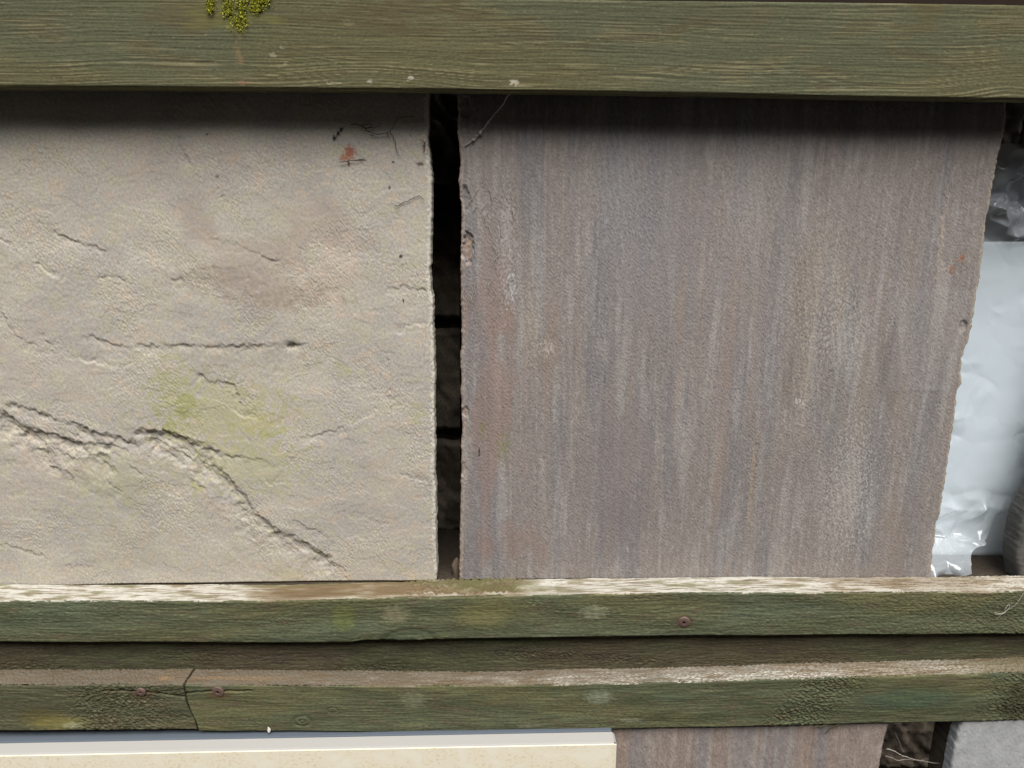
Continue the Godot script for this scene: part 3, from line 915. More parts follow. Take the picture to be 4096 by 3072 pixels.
# ---------------------------------------------------------------- purple-brown sandstone slab
func build_purple_slab(yA: Array) -> void:
	var le_px := [[1832, 300], [1832, 370], [1830, 520], [1841, 640], [1835, 746], [1844, 818], [1846, 902], [1843, 993], [1842, 1083], [1844, 1174], [1846, 1264], [1847, 1386], [1840, 1439], [1845, 1519], [1843, 1565], [1847, 1645], [1849, 1725], [1845, 1791], [1847, 1884], [1844, 1963], [1840, 2096], [1839, 2229], [1837, 2330]]
	var re_px := [[4036, 330], [4026, 405], [4029, 468], [4013, 544], [4000, 607], [3985, 683], [3972, 759], [3962, 835], [3950, 911], [3940, 962], [3931, 1038], [3924, 1095], [3912, 1158], [3896, 1272], [3880, 1354], [3861, 1392], [3849, 1468], [3852, 1525], [3830, 1601], [3823, 1671], [3811, 1753], [3798, 1842], [3785, 1918], [3773, 2000], [3769, 2045], [3754, 2079], [3741, 2174], [3731, 2262], [3724, 2330]]
	var yt := 0.342
	var y0 := -0.262
	var x0 := -0.062
	var xe := 0.546
	var le := table(edge_xy(le_px, 0.0, true), -0.28, 0.36)
	var re := table(edge_xy(re_px, 0.0, true), -0.28, 0.36)
	var nx := 466
	var ny := 460
	var dx := (xe - x0) / (nx - 1)
	var dy := (yt - y0) / (ny - 1)
	var hh := PackedFloat32Array()
	hh.resize(nx * ny)
	var lo := noise(4.0, 201, 2)
	var str_ := noise(1.0, 202, 3)
	var fin := noise(430.0, 203, 2)
	for j in ny:
		for i in nx:
			var x := x0 + i * dx
			var y := y0 + j * dy
			var s := str_.get_noise_2d(x * 90.0, y * 9.0)
			hh[j * nx + i] = lo.get_noise_2d(x, y) * 0.0018 + s * 0.00032 + str_.get_noise_2d(x * 200.0, y * 60.0) * 0.00022 + fin.get_noise_2d(x, y) * 0.00065
	# chips along the edges: [u, v, half width, half height px, depth]
	for c in [[1858, 1000, 24, 62, 0.0045], [1855, 1660, 16, 24, 0.0022], [1850, 800, 18, 50, 0.0025], [1852, 1890, 14, 30, 0.002], [3850, 1300, 16, 26, 0.003], [3845, 1570, 14, 30, 0.003], [3960, 870, 16, 40, 0.002], [1850, 430, 26, 40, 0.003]]:
		var p := P(c[0], c[1], 0.0)
		var r := Vector2(c[2], c[3]) * 0.000305
		for j in range(maxi(0, int((p.y - r.y * 1.3 - y0) / dy)), mini(ny, int((p.y + r.y * 1.3 - y0) / dy))):
			for i in range(maxi(0, int((p.x - r.x * 2.0 - x0) / dx)), mini(nx, int((p.x + r.x * 2.0 - x0) / dx))):
				var x := x0 + i * dx
				var y := y0 + j * dy
				var q := Vector2((x - p.x) / r.x, (y - p.y) / r.y).length() + 0.25 * fin.get_noise_2d(x * 0.3, y * 0.3)
				hh[j * nx + i] -= c[4] * sm(1.05, 0.75, q) * (0.75 + 0.25 * str_.get_noise_2d(x * 120.0, y * 120.0))
	# a raised scab line near the right edge
	var wx := noise(85.0, 205, 3)
	var wy := noise(85.0, 206, 3)
	for s in [[-0.9, 4.0, [[3770, 730], [3775, 800], [3770, 880], [3766, 1000], [3760, 1100]]], [0.6, 5.0, [[3020, 1700], [3030, 1860], [3020, 2000], [3040, 2100]]], [-0.5, 4.0, [[2000, 700], [2010, 900], [2030, 1150]]]]:
		var pts := []
		for q in s[2]:
			var p := P(q[0], q[1], 0.0)
			pts.append(Vector2(p.x, p.y))
		carve(hh, nx, ny, x0, dx, y0, dy, pts, s[0] * 0.001, s[1] * 0.001, wx, wy)
	var base := Vector3(0.24, y0, 0.0)
	var o := thing("flagstone", "large grey brown sandstone slab with vertical purple and tan streaks", "flagstone", base, "flagstones on the rack")
	var w := 920
	var h := 900
	var d := streaked(w, h, 211, rgb(136, 128, 124), rgb(127, 122, 122), rgb(138, 126, 120), rgb(162, 158, 155), 0.9)
	var n2 := layer(w, h, 0.02, 221, 4, 1.0, 4.0)
	var n3 := layer(w, h, 0.2, 222, 3, 1.0, 2.0)
	var n4 := layer(w, h, 0.5, 223, 2, 1.0, 2.0)
	var marks := [
		[1960, 1500, 110, 700, rgb(142, 118, 110), 0.5, 2], [2020, 1280, 70, 190, rgb(146, 120, 108), 0.45, 2], [2180, 1450, 60, 260, rgb(142, 122, 110), 0.4, 2], [2070, 2180, 200, 110, rgb(142, 120, 111), 0.45, 2], [1990, 1080, 80, 260, rgb(134, 126, 124), 0.5, 2],
		[2715, 1400, 22, 420, rgb(148, 131, 120), 0.55, 3], [2915, 1420, 26, 520, rgb(148, 130, 120), 0.55, 3], [2870, 1900, 24, 260, rgb(146, 128, 116), 0.4, 3], [3600, 2150, 70, 220, rgb(136, 122, 110), 0.4, 2], [3450, 1600, 200, 180, rgb(136, 130, 118), 0.3, 2],
		[2600, 1000, 300, 600, rgb(128, 124, 126), 0.45, 2], [3020, 900, 200, 420, rgb(138, 130, 128), 0.35, 2], [2450, 1900, 200, 400, rgb(124, 116, 116), 0.4, 2], [3200, 1350, 50, 400, rgb(108, 98, 92), 0.4, 2], [3560, 1500, 60, 320, rgb(112, 102, 98), 0.4, 2],
		[3270, 1120, 120, 220, rgb(172, 162, 149), 0.36, 4], [3230, 1500, 60, 260, rgb(172, 162, 149), 0.36, 4], [3380, 1340, 80, 160, rgb(176, 172, 163), 0.42, 4], [3400, 1960, 100, 300, rgb(176, 174, 168), 0.5, 4], [2500, 700, 160, 260, rgb(160, 158, 158), 0.35, 4], [3000, 760, 120, 260, rgb(162, 158, 156), 0.35, 4], [2020, 980, 30, 240, rgb(178, 174, 170), 0.45, 4], [2040, 1170, 20, 60, rgb(176, 180, 182), 0.6, 4], [2120, 1320, 40, 160, rgb(164, 154, 140), 0.45, 4], [2180, 1400, 24, 40, rgb(178, 170, 158), 0.5, 4],
		[2400, 1400, 26, 40, rgb(172, 163, 154), 0.3, 4], [2200, 1400, 22, 26, rgb(180, 174, 170), 0.35, 4], [2640, 1770, 26, 30, rgb(170, 162, 153), 0.3, 4], [3195, 1610, 20, 18, rgb(200, 198, 194), 0.5, 4], [3010, 1900, 14, 260, rgb(168, 148, 126), 0.5, 4], [3770, 950, 12, 200, rgb(176, 160, 140), 0.5, 4],
		[3850, 1030, 12, 14, rgb(150, 84, 50), 0.7, 4], [3810, 1070, 14, 18, rgb(148, 92, 60), 0.6, 4], [1925, 1725, 20, 34, rgb(124, 120, 76), 0.5, 4], [2010, 1800, 34, 70, rgb(120, 118, 80), 0.4, 4], [1912, 1825, 4, 16, rgb(50, 44, 40), 0.8, 4], [2415, 1518, 6, 14, rgb(84, 84, 90), 0.7, 4], [1858, 1000, 20, 58, rgb(172, 142, 120), 0.7, 4], [1853, 1660, 14, 22, rgb(164, 138, 120), 0.6, 4],
		[3150, 1020, 30, 240, rgb(146, 138, 134), 0.4, 4], [2870, 480, 10, 60, rgb(150, 142, 132), 0.5, 4]]
	var pw := w / (xe - x0)
	for s in marks:
		var q := P(s[0], s[1], 0.0)
		pigment(d, w, h, (q.x - x0) * pw, (yt - q.y) / (yt - y0) * h, s[2] * 0.000305 * pw, s[3] * 0.000305 * h / (yt - y0), s[4], minf(1.0, s[5] * (0.95 if s[6] < 4 else 1.3)), [n2, n2, n2, n3, n3][s[6]], 1.0 if s[6] != 4 else 1.6, 0.0 if s[6] != 4 else 0.55)
	worn_edge(d, w, h, true, rgb(166, 148, 136), n3)
	worn_edge(d, w, h, false, rgb(162, 150, 132), n3)
	var yb := func(x: float) -> float: return interp(yA, x) + 0.0006
	part("stone", slab_mesh(base, le, re, yb, yt, 0.0, 0.028, nx, ny, hh, 220), matt(tex(d, w, h), 0.93), o)

func worn_edge(d: PackedByteArray, w: int, h: int, left: bool, c: Vector3, rag: PackedByteArray) -> void:   # rubbed arris, ragged
	for j in h:
		for q in 12:
			var i := q if left else w - 1 - q
			var k := j * w + i
			var a := sm(0.0, 0.4, (rag[k] / 255.0) * 1.4 - q / 9.0) * 0.8
			if a > 0.01: put(d, k * 3, Vector3(d[k * 3], d[k * 3 + 1], d[k * 3 + 2]).lerp(c, a))

func streaked(w: int, h: int, seed_: int, c0: Vector3, c1: Vector3, c2: Vector3, c3: Vector3, much: float) -> PackedByteArray:
	var d := PackedByteArray()
	d.resize(w * h * 3)
	var s1 := layer(w, h, 0.012, seed_, 3, 1.0, 9.0)
	var s2 := layer(w, h, 0.05, seed_ + 1, 3, 1.0, 24.0)
	var s3 := layer(w, h, 0.16, seed_ + 2, 3, 1.0, 34.0)
	var s5 := layer(w, h, 0.03, seed_ + 7, 4, 1.0, 12.0)
	var n3 := layer(w, h, 0.09, seed_ + 3, 3, 1.0, 2.0)
	var n4 := layer(w, h, 0.62, seed_ + 4, 2)
	for k in w * h:
		var a := s1[k] / 255.0
		var b := s2[k] / 255.0
		var c := c0.lerp(c1, sm(0.42, 0.7, a))
		c = c.lerp(c2, sm(0.58, 0.85, b) * 0.5 * much)
		c = c.lerp(c3, sm(0.5, 0.85, s3[k] / 255.0) * (0.08 + 0.34 * sm(0.4, 0.75, n3[k] / 255.0)) * much)
		c *= 1.0 - 0.06 * sm(0.42, 0.1, s3[k] / 255.0)
		c = c.lerp(c3, sm(0.52, 0.85, s5[k] / 255.0) * 0.5 * much)
		c *= 1.0 + 0.12 * (n3[k] / 255.0 - 0.5) + 0.40 * (n4[k] / 255.0 - 0.5)
		if n4[k] > 236: c = c.lerp(rgb(186, 178, 166), 0.5)
		if n4[k] < 20: c *= 0.78
		put(d, k * 3, c)
	return d

# ---------------------------------------------------------------- simple slabs cut off by the frame
func small_slab(called: String, label: String, cat: String, base: Vector3, le: Array, re: Array, yb: Callable, yt: float, zf: float, th: float, nx: int, ny: int, mat: Material, rough: float, seed_: int, group := "", rag := 0.0007, round_ := 0.0022) -> Node3D:
	var hh := PackedFloat32Array()
	hh.resize(nx * ny)
	var lo := noise(6.0, seed_, 3)
	var fin := noise(200.0, seed_ + 1, 2)
	for j in ny:
		for i in nx:
			var x := i * 0.0018
			var y := j * 0.0018
			hh[j * nx + i] = (lo.get_noise_2d(x, y) * 0.0016 + lo.get_noise_2d(x * 7.0, y * 7.0) * 0.0006 + fin.get_noise_2d(x, y) * 0.0005) * rough
	var o := thing(called, label, cat, base, group)
	part("stone" if cat == "flagstone" else "body", slab_mesh(base, le, re, yb, yt, zf, th, nx, ny, hh, seed_ + 2, rag, round_), mat, o)
	return o

func build_lower_row() -> void:
	var floor_ := func(_x: float) -> float: return -1.0595
	# cream porcelain tile standing proud of the rail
	var yt := P(1100, 2927, 0.054).y - 0.002
	var zt := depth_at(1100, 3004, yt)
	var zk := depth_at(1100, 2946, yt)
	var tr := P(2468, 3000, zt).x
	var w := 760
	var h := 640
	var d := PackedByteArray()
	d.resize(w * h * 3)
	var a := layer(w, h, 0.03, 301, 4)
	var b := layer(w, h, 0.22, 302, 3)
	for k in w * h:
		var c := rgb(240, 231, 210).lerp(rgb(226, 208, 174), sm(0.5, 0.85, b[k] / 255.0) * (0.35 + 0.65 * sm(0.3, 0.7, a[k] / 255.0)))
		c = c.lerp(rgb(244, 238, 222), sm(0.5, 0.2, a[k] / 255.0) * 0.6)
		put(d, k * 3, c)
	var o := thing("porcelain_tile", "cream mottled porcelain tile with a pale grey top edge below the rail", "tile", Vector3(-0.35, -1.0595, zt))
	var edge := plain(Color(0.68, 0.67, 0.655), 0.8)
	part("body", box_mesh(Vector3(-0.86, -1.0595, zk) - Vector3(-0.35, -1.0595, zt), Vector3(tr, yt, zt - 0.002) - Vector3(-0.35, -1.0595, zt), 0.003), edge, o)
	var p := PackedVector3Array()
	var uv := PackedVector2Array()
	for j in 8:
		for i in 8:
			var rim := i == 0 or j == 0 or i == 7 or j == 7
			var s := clampf((i - 1) / 5.0, 0, 1)
			var t := clampf((j - 1) / 5.0, 0, 1)
			p.append(Vector3(lerpf(-0.859, tr - 0.0008, s), lerpf(-1.058, yt - 0.0008, t), zt - (0.0022 if rim else 0.0)) - Vector3(-0.35, -1.0595, zt))
			uv.append(Vector2(s, 1.0 - t))
	part("glazed_face", grid_mesh(8, 8, p, uv), matt(tex(d, w, h), 0.55, 0.4), o)
	# dark tile behind it: only its shaded top edge shows
	var yd := yt - 0.0012
	var od := thing("porcelain_tile", "dark slate grey tile behind the cream tile, showing only a thin strip", "tile", Vector3(-0.45, -1.0595, 0.02))
	part("body", box_mesh(Vector3(-0.86, -1.0595, zk - 0.026) - Vector3(-0.45, -1.0595, 0.02), Vector3(P(2445, 2930, 0.054).x, yd, zk - 0.0006) - Vector3(-0.45, -1.0595, 0.02), 0.0012), plain(Color(0.36, 0.39, 0.43), 0.7), od)
	# pinkish slab
	var zs := 0.0455
	var k0 := -1.07
	var k1 := -0.43
	var xl := P(2440, 3000, zs).x
	var re := table(edge_xy([[3562, 2900], [3548, 2960], [3540, 3000], [3522, 3072]], zs, true), k0, k1)
	re = table([Vector2(-1.07, P(3522, 3072, zs).x - 0.02), Vector2(P(0, 3072, zs).y, P(3522, 3072, zs).x), Vector2(P(0, 2980, zs).y, P(3545, 2980, zs).x), Vector2(P(0, 2890, zs).y, P(3563, 2890, zs).x)], k0, k1)
	var le := table([Vector2(-1.07, xl), Vector2(-0.4, xl)], k0, k1)
	var ww := 560
	var hw := 500
	var pinkd := streaked(ww, hw, 311, rgb(150, 136, 128), rgb(142, 134, 132), rgb(160, 136, 122), rgb(166, 158, 152), 1.0)
	var ytop := P(3000, 2900, zs).y
	small_slab("flagstone", "pinkish grey sandstone slab under the lower rail beside the cream tile", "flagstone", Vector3(0.3, -1.0595, zs), le, re, floor_, ytop, zs, 0.026, 300, 300, matt(tex(pinkd, ww, hw), 0.93), 1.0, 320, "flagstones on the rack")
	# pale grey granite slab; a separate dark brown piece forms its left side
	var zg := 0.050
	var gl := table([Vector2(-1.07, P(3806, 3072, zg).x - 0.004), Vector2(P(0, 3072, zg).y, P(3806, 3072, zg).x), Vector2(P(0, 3020, zg).y, P(3818, 3020, zg).x), Vector2(P(0, 2985, zg).y, P(3829, 2985, zg).x), Vector2(P(0, 2960, zg).y, P(3838, 2960, zg).x), Vector2(P(0, 2890, zg).y, P(3848, 2890, zg).x)], k0, k1)
	var gr := table([Vector2(-1.07, 0.93), Vector2(-0.4, 0.93)], k0, k1)
	var gd := PackedByteArray()
	gd.resize(500 * 500 * 3)
	var g1 := layer(500, 500, 0.6, 331, 2)
	var g2 := layer(500, 500, 0.03, 332, 3)
	for k in 250000:
		var v := 172.0 + 20.0 * (g2[k] / 255.0 - 0.5) + 50.0 * (g1[k] / 255.0 - 0.5)
		put(gd, k * 3, rgb(v, v * 1.005, v * 1.01))
	var br := layer(200, 200, 0.3, 335, 3)
	var bd := PackedByteArray()
	bd.resize(200 * 200 * 3)
	for k in 40000: put(bd, k * 3, rgb(92, 84, 74) * (0.75 + 0.5 * br[k] / 255.0))
	var gl2 := table([Vector2(-1.07, P(3806, 3072, zg).x + 0.002), Vector2(P(0, 3072, zg).y, P(3806, 3072, zg).x + 0.003), Vector2(P(0, 2890, zg).y, P(3840, 2890, zg).x + 0.003)], k0, k1)
	small_slab("flagstone", "separate dark brown piece behind the silver grey flagstone forming its dark left side", "flagstone", Vector3(0.8, -1.0595, zg - 0.018), gl2, gr, floor_, P(4000, 2890, zg).y, zg - 0.018, 0.03, 60, 120, matt(tex(bd, 200, 200), 0.95), 1.0, 336, "flagstones on the rack")
	small_slab("flagstone", "pale silver grey granular flagstone at the end of the lower row", "flagstone", Vector3(0.78, -1.0595, zg), gl, gr, floor_, P(4000, 2880, zg).y, zg, 0.016, 180, 330, matt(tex(gd, 500, 500), 0.9), 0.6, 333, "flagstones on the rack", 0.0005, 0.0016)

func build_side_slab(yA: Array) -> void:
	var px := [[4096, 2065], [4081, 2115], [4071, 2181], [4064, 2231], [4071, 2284], [4077, 2317]]
	var pts := edge_xy(px, 0.0, true)
	pts.append(Vector2(-0.1, P(4096, 2040, 0.0).x + 0.028))
	pts.append(Vector2(0.34, P(4096, 2040, 0.0).x + 0.09))
	var le := table(pts, -0.28, 0.36)
	var re := table([Vector2(-0.3, 1.0), Vector2(0.4, 1.0)], -0.28, 0.36)
	var yb := func(x: float) -> float: return interp(yA, x) + 0.0006
	var d := streaked(200, 500, 341, rgb(90, 88, 85), rgb(80, 80, 78), rgb(94, 88, 82), rgb(110, 108, 104), 0.6)
	small_slab("flagstone", "dark grey slab edge standing beyond the clear plastic bag", "flagstone", Vector3(0.85, -0.268, 0.0), le, re, yb, 0.335, 0.0, 0.026, 90, 330, matt(tex(d, 200, 500), 0.93), 1.0, 342, "flagstones on the rack")

# ---------------------------------------------------------------- white sheet in a clear bag
func build_bag(yA: Array) -> void:
	var zs := -0.074
	var n1 := noise(3.0, 401, 2)
	var xl := 0.47
	var xr := 0.80
	var foot := P(3950, 2222, zs).y
	var head := P(3960, 967, zs).y
	var base := Vector3(0.6, foot, zs)
	var o := thing("white_sheet", "stiff white sheet inside the clear plastic bag between two slabs", "sheet", base)
	var p := PackedVector3Array()
	var uv := PackedVector2Array()
	var nx := 60
	var ny := 70
	for j in ny:
		for i in nx:
			var ci := clampi(i, 1, nx - 2)
			var cj := clampi(j, 1, ny - 2)
			var s := (ci - 1) / float(nx - 3)
			var t := (cj - 1) / float(ny - 3)
			var x := lerpf(xl, xr, s)
			var rim := i == 0 or j == 0 or i == nx - 1 or j == ny - 1
			var z := zs + n1.get_noise_2d(x, t * 0.5) * 0.002 - 0.30 * pow(maxf(0.0, x - 0.665), 2.0) - (0.0025 if rim else 0.0)
			p.append(Vector3(x, lerpf(foot, head, t) + (interp(yA, x) - interp(yA, 0.66)) * (1.0 - t), z) - base)
			uv.append(Vector2(s, t))
	part("sheet", grid_mesh(nx, ny, p, uv), plain(Color(0.86, 0.90, 0.925), 0.5, 0.5), o)
	# the bag: crumpled clear film in front of and above the sheet
	var zb := -0.062
	var bb := Vector3(0.6, P(3800, 2300, zb).y, zb)
	var bag := thing("plastic_bag", "crumpled clear plastic bag wedged beside the big grey brown slab", "bag", bb)
	var film := StandardMaterial3D.new()
	film.albedo_color = Color(0.92, 0.96, 1.0, 0.30)
	film.transparency = BaseMaterial3D.TRANSPARENCY_ALPHA
	film.roughness = 0.05
	film.metallic_specular = 1.0
	film.cull_mode = BaseMaterial3D.CULL_DISABLED
	var right := [Vector2(540, 4260), Vector2(1850, 4260), Vector2(1960, 4096), Vector2(2110, 3960), Vector2(2205, 3896), Vector2(2300, 3894)]
	var cr := noise(26.0, 411, 2, FastNoiseLite.TYPE_CELLULAR)
	cr.cellular_return_type = FastNoiseLite.RETURN_DISTANCE2_SUB
	cr.fractal_octaves = 2
	var cs := noise(24.0, 412, 2)
	p = PackedVector3Array()
	uv = PackedVector2Array()
	nx = 130
	ny = 300
	for j in ny:
		var v := lerpf(2300.0, 575.0, j / float(ny - 1))
		for i in nx:
			var s := i / float(nx - 1)
			var zl := lerpf(lerpf(-0.040, zb, sm(620.0, 1050.0, v)), -0.016, sm(2120.0, 2290.0, v))      # the foot of the bag creeps out over the shelf
			var q := P(3640.0, v, zl).lerp(P(interp(right, v), v, zl), s)
			var patch := sm(0.1, 0.5, cs.get_noise_2d(q.x * 0.5 + 2.0, q.y * 0.35))
			var loose := sm(1010.0, 900.0, v) + sm(1930.0, 2060.0, v) * 0.8 + 0.10 + 0.45 * patch
			var wv := cs.get_noise_2d(q.x * 0.6, q.y * 0.6)
			var f1 := pingpong((q.x * 0.8 + q.y * 0.6) / 0.026 + wv * 0.9, 1.0)
			var f2 := pingpong((q.x * 0.9 - q.y * 0.45) / 0.017 + wv * 1.1 + 0.4, 1.0)
			var f3 := pingpong((q.y + q.x * 0.15) / 0.040 + cs.get_noise_2d(q.x * 0.4 + 7.0, q.y * 0.5) * 1.0, 1.0)
			var z := zl + (f1 * 0.0070 + f2 * f3 * 0.0060 + f3 * 0.0080 - 0.010) * loose
			if v > 2160.0:                              # folded corner at the foot
				var dd := (q.x - P(3790, 2190, zb).x) * 0.75 + (q.y - P(3790, 2190, zb).y) * 0.72
				z += 0.010 * sm(0.0, 0.022, dd) - 0.004 * sm(-0.02, 0.0, dd)
			p.append(Vector3(q.x, q.y, z) - bb)
			uv.append(Vector2(s, j / float(ny - 1)))
	part("film", grid_mesh(nx, ny, p, uv), film, bag)

# ---------------------------------------------------------------- cobwebs, moss, chips, film
func build_small() -> void:
	var web := plain(Color(0.62, 0.60, 0.56), 0.9)
	var wd := plain(Color(0.20, 0.18, 0.16), 0.95)
	# dusty strand across the purple slab
	var b := P(2045, 372, 0.020)
	var o := thing("cobweb", "dusty cobweb strand slanting from the upper plank onto the grey brown slab", "cobweb", b)
	part("strand", strand([P(2060, 364, 0.030), P(2035, 380, 0.026), P(2000, 430, 0.016), P(1952, 492, 0.007), P(1920, 532, 0.004), P(1890, 560, 0.003), P(1860, 578, 0.0025)], 0.0009, 0.0006, b, 0.0016), web, o)
	for c in [[1922, 530, 0.005, 0.0021], [1953, 488, 0.008, 0.0015], [1893, 560, 0.004, 0.0015], [1905, 545, 0.004, 0.0013]]:
		part("dust_clot", clot(c[3], int(c[0])), web, o).position = P(c[0], c[1], c[2]) - b
	# fine threads matted over the left edge of the purple slab
	var rng := RandomNumberGenerator.new()
	rng.seed = 77
	b = P(1900, 900, 0.002)
	o = thing("cobweb", "fine pale threads matted on the left edge of the grey brown slab", "cobweb", b)
	for i in 34:
		var u := rng.randf_range(1860, 2060)
		var v := rng.randf_range(700, 1180)
		var an := rng.randf_range(0.9, 2.2)
		var l := rng.randf_range(25, 85)
		var pts := []
		for k in 4: pts.append(P(u + cos(an) * l * (k / 3.0) + rng.randf_range(-6, 6), v + sin(an) * l * (k / 3.0), 0.0016))
		part("thread", strand(pts, 0.00036, 0.00026, b, 0.0012, i), web, o)
	# cobweb in the gap of the lower row
	b = P(3545, 2998, 0.043)
	o = thing("cobweb", "white cobweb strands across the dark gap beside the silver grey slab", "cobweb", b)
	part("strand", strand([P(3546, 2996, 0.0450), P(3572, 3003, 0.0370), P(3610, 3022, 0.0290), P(3650, 3036, 0.0230), P(3700, 3046, 0.0190), P(3760, 3056, 0.0230), P(3794, 3066, 0.0310)], 0.0010, 0.0005, b, 0.0008), web, o)
	part("strand", strand([P(3543, 3024, 0.0450), P(3565, 3030, 0.0370), P(3590, 3041, 0.0290), P(3620, 3038, 0.0250), P(3665, 3040, 0.0210)], 0.0005, 0.0004, b, 0.0008), web, o)
	part("strand", strand([P(3580, 2932, 0.0310), P(3598, 2970, 0.0250), P(3612, 3008, 0.0210)], 0.0004, 0.0003, b, 0.0004), web, o)
	# wisp on the ledge rail
	b = P(4010, 2440, 0.042)
	o = thing("cobweb", "small white wisp of cobweb caught on the front of the ledge rail", "cobweb", b)
	part("strand", strand([P(4096, 2370, 0.041), P(4060, 2420, 0.043), P(4015, 2450, 0.043), P(3985, 2480, 0.042)], 0.0003, 0.0002, b), web, o)
	part("strand", strand([P(3975, 2450, 0.043), P(4000, 2454, 0.044), P(4025, 2445, 0.044), P(4040, 2424, 0.044), P(4032, 2420, 0.044), P(4018, 2440, 0.044)], 0.0005, 0.0004, b), web, o)
	part("strand", strand([P(3980, 2458, 0.043), P(4010, 2456, 0.044), P(4030, 2440, 0.044)], 0.0005, 0.0003, b), web, o)
	# dark rootlets hanging at the head of the buff slab
	b = P(1500, 520, 0.003)
	o = thing("dry_rootlets", "thin dark dried rootlets curling over the head of the buff slab", "rootlets", b)
	for r in [[[1340, 555], [1352, 535], [1368, 515], [1385, 503]], [[1400, 497], [1440, 500], [1460, 515], [1490, 530], [1515, 540], [1545, 532], [1570, 515], [1580, 490], [1600, 470], [1660, 468]], [[1440, 505], [1470, 495], [1490, 505], [1470, 512], [1445, 508]], [[1460, 512], [1500, 508], [1525, 495]], [[1563, 525], [1568, 545], [1580, 570], [1588, 610], [1600, 628]], [[1548, 532], [1552, 548], [1558, 556]],
		[[1578, 820], [1590, 826], [1615, 808], [1650, 796], [1678, 780], [1700, 798]], [[1485, 538], [1490, 545], [1500, 540]], [[1360, 645], [1378, 648], [1400, 642], [1430, 640], [1455, 636]], [[1688, 560], [1700, 580], [1694, 610]], [[1692, 585], [1706, 566], [1718, 570]]]:
		var pts := []
		for q in r: pts.append(P(q[0], q[1], 0.0028))
		part("rootlet", strand(pts, 0.00042, 0.00025, b, 0.0018, int(r[0][0])), wd, o)
	# moss on the upper plank
	b = P(950, 10, 0.046)
	var mo := thing("moss", "bright yellow green moss tufts on the top of the upper plank", "moss", b)
	var st := SurfaceTool.new()
	st.begin(Mesh.PRIMITIVE_TRIANGLES)
	for i in 2600:
		var cl: Array = [[842, 0, 14, 40], [912, 0, 20, 42], [965, 5, 28, 44], [1030, 0, 34, 36], [912, 40, 14, 26], [968, 50, 12, 30], [1060, -10, 18, 30], [1024, 30, 20, 20], [840, 30, 10, 20], [955, 90, 26, 30]][rng.randi() % 10]
		var u: float = cl[0] + rng.randfn() * cl[2] * 0.6
		var v: float = cl[1] + rng.randfn() * cl[3] * 0.55
		var c := P(u, v, 0.0465 + rng.randf() * 0.002) - b
		var s := rng.randf_range(0.0004, 0.0012)
		var g := rng.randf()
		st.set_color(Color(lerpf(0.13, 0.58, g), lerpf(0.13, 0.58, g), lerpf(0.02, 0.07, g)))
		var ax := Vector3(rng.randfn(), rng.randfn(), rng.randfn() + 0.6).normalized()
		var t1 := ax.cross(Vector3(0.3, 0.9, 0.1)).normalized()
		var t2 := ax.cross(t1)
		for k in 3:
			var a1 := TAU * k / 3.0
			var a2 := TAU * (k + 1) / 3.0
			var q1 := c + (t1 * cos(a1) + t2 * sin(a1)) * s * 0.6
			var q2 := c + (t1 * cos(a2) + t2 * sin(a2)) * s * 0.6
			var q3 := c + ax * s * 1.6
			st.set_normal((q1 + q2 - c * 2.0).normalized())
			st.add_vertex(q1); st.add_vertex(q3); st.add_vertex(q2)
	var mm := plain(Color.WHITE, 0.95)
	mm.vertex_color_use_as_albedo = true
	mm.cull_mode = BaseMaterial3D.CULL_DISABLED
	part("tufts", st.commit(), mm, mo).set_meta("kind", "stuff")
	# stone chip at the foot of the gap
	b = P(1824, 2325, -0.014)
	o = thing("stone_chip", "small brown stone chip at the foot of the gap between the slabs", "stone", b)
	var ch := part("chip", clot(0.007, 9), plain(Color(0.40, 0.35, 0.30), 0.95), o)
	ch.scale = Vector3(0.75, 2.2, 0.6)
	ch.position = Vector3(0, 0.016, 0)
	# white fleck under the lower rail, splinters
	b = P(1076, 2920, 0.0555)
	o = thing("paint_fleck", "tiny white fleck on the lower edge of the lower rail", "fleck", b)
	part("fleck", clot(0.0028, 5), plain(Color(0.85, 0.84, 0.8), 0.8), o).scale = Vector3(0.7, 1.4, 0.5)
	b = P(3300, 2915, 0.052)
	o = thing("wood_splinter", "dark splinter hanging from the underside of the lower rail", "splinter", b)
	part("splinter", strand([P(3360, 2898, 0.051), P(3330, 2910, 0.055), P(3312, 2924, 0.057), P(3298, 2935, 0.058)], 0.0014, 0.0004, b, 0.0006), plain(Color(0.24, 0.22, 0.16), 0.95), o)
	part("splinter", strand([P(3310, 2900, 0.052), P(3280, 2906, 0.055), P(3255, 2914, 0.056)], 0.0012, 0.0003, b, 0.0006), plain(Color(0.27, 0.26, 0.18), 0.95), o)
	# clear label pocket on the purple slab
	var zf := 0.0026
	var out := PackedVector2Array()
	var l := P(3600, 1160, zf)
	var r := P(3888, 1160, zf)
	var bt := P(3800, 1560, zf)
	var rr := 0.010
	for c in [[r.x - rr, l.y - rr, 0.0], [l.x + rr, l.y - rr, 0.5], [l.x + rr, bt.y + rr, 1.0], [r.x - rr - 0.004, bt.y + rr, 1.5]]:
		for k in 7:
			var an: float = c[2] * PI + PI * 0.5 * k / 6.0
			out.append(Vector2(c[0] + cos(an) * rr, c[1] + sin(an) * rr))
	b = Vector3(r.x - 0.05, bt.y, zf)
	st = SurfaceTool.new()
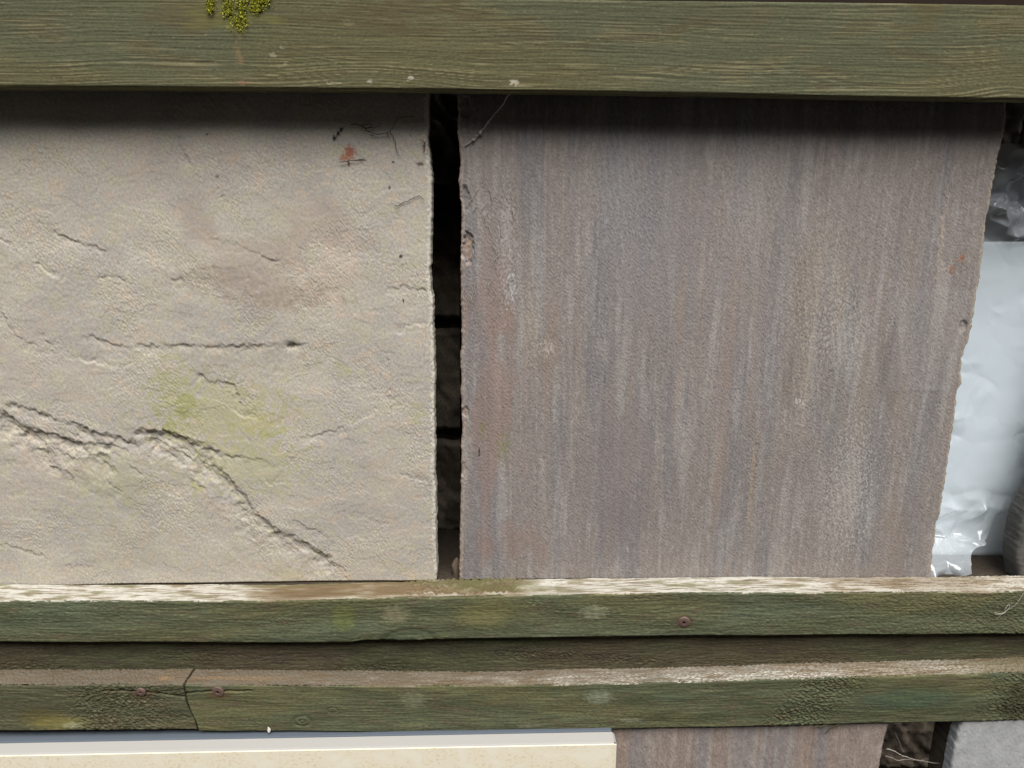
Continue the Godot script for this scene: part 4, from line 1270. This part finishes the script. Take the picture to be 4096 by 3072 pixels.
	st.begin(Mesh.PRIMITIVE_TRIANGLES)
	var tri := Geometry2D.triangulate_polygon(out)
	for side in 2:
		for k in range(0, tri.size(), 3):
			var t := [tri[k], tri[k + 1], tri[k + 2]]
			st.set_uv(Vector2.ZERO)
			st.set_normal(Vector3(0, 0, 1 if side == 0 else -1))
			var a := Vector3(out[t[0]].x, out[t[0]].y, zf - side * 0.0007) - b
			var e := Vector3(out[t[1]].x, out[t[1]].y, zf - side * 0.0007) - b
			var f := Vector3(out[t[2]].x, out[t[2]].y, zf - side * 0.0007) - b
			if ((e - a).cross(f - a).z > 0.0) == (side == 0): st.add_vertex(a); st.add_vertex(f); st.add_vertex(e)
			else: st.add_vertex(a); st.add_vertex(e); st.add_vertex(f)
	for k in out.size():
		var a := out[k]
		var e := out[(k + 1) % out.size()]
		var n := Vector3((a + e).x * 0.5 - (l.x + r.x) * 0.5, (a + e).y * 0.5 - (l.y + bt.y) * 0.5, 0)
		quad(st, Vector3(a.x, a.y, zf) - b, Vector3(e.x, e.y, zf) - b, Vector3(e.x, e.y, zf - 0.0007) - b, Vector3(a.x, a.y, zf - 0.0007) - b, n)
	var clear := StandardMaterial3D.new()
	clear.albedo_color = Color(0.9, 0.92, 0.95, 0.02)
	clear.transparency = BaseMaterial3D.TRANSPARENCY_ALPHA
	clear.roughness = 0.3
	clear.metallic_specular = 0.22
	o = thing("clear_sticker", "clear plastic film with rounded corners on the grey brown slab", "sticker", b)
	part("film", st.commit(), clear, o)

func clot(r: float, seed_: int) -> ArrayMesh:            # a small uneven lump
	var s := SphereMesh.new()
	s.radius = r
	s.height = r * 2.0
	s.radial_segments = 14
	s.rings = 8
	var n := noise(0.9 / r, seed_, 2)
	var a := s.get_mesh_arrays()
	var v: PackedVector3Array = a[Mesh.ARRAY_VERTEX]
	for i in v.size(): v[i] *= 1.0 + 0.45 * n.get_noise_3dv(v[i])
	var st := SurfaceTool.new()
	a[Mesh.ARRAY_VERTEX] = v
	st.create_from_arrays(a)
	st.generate_normals()
	return st.commit()
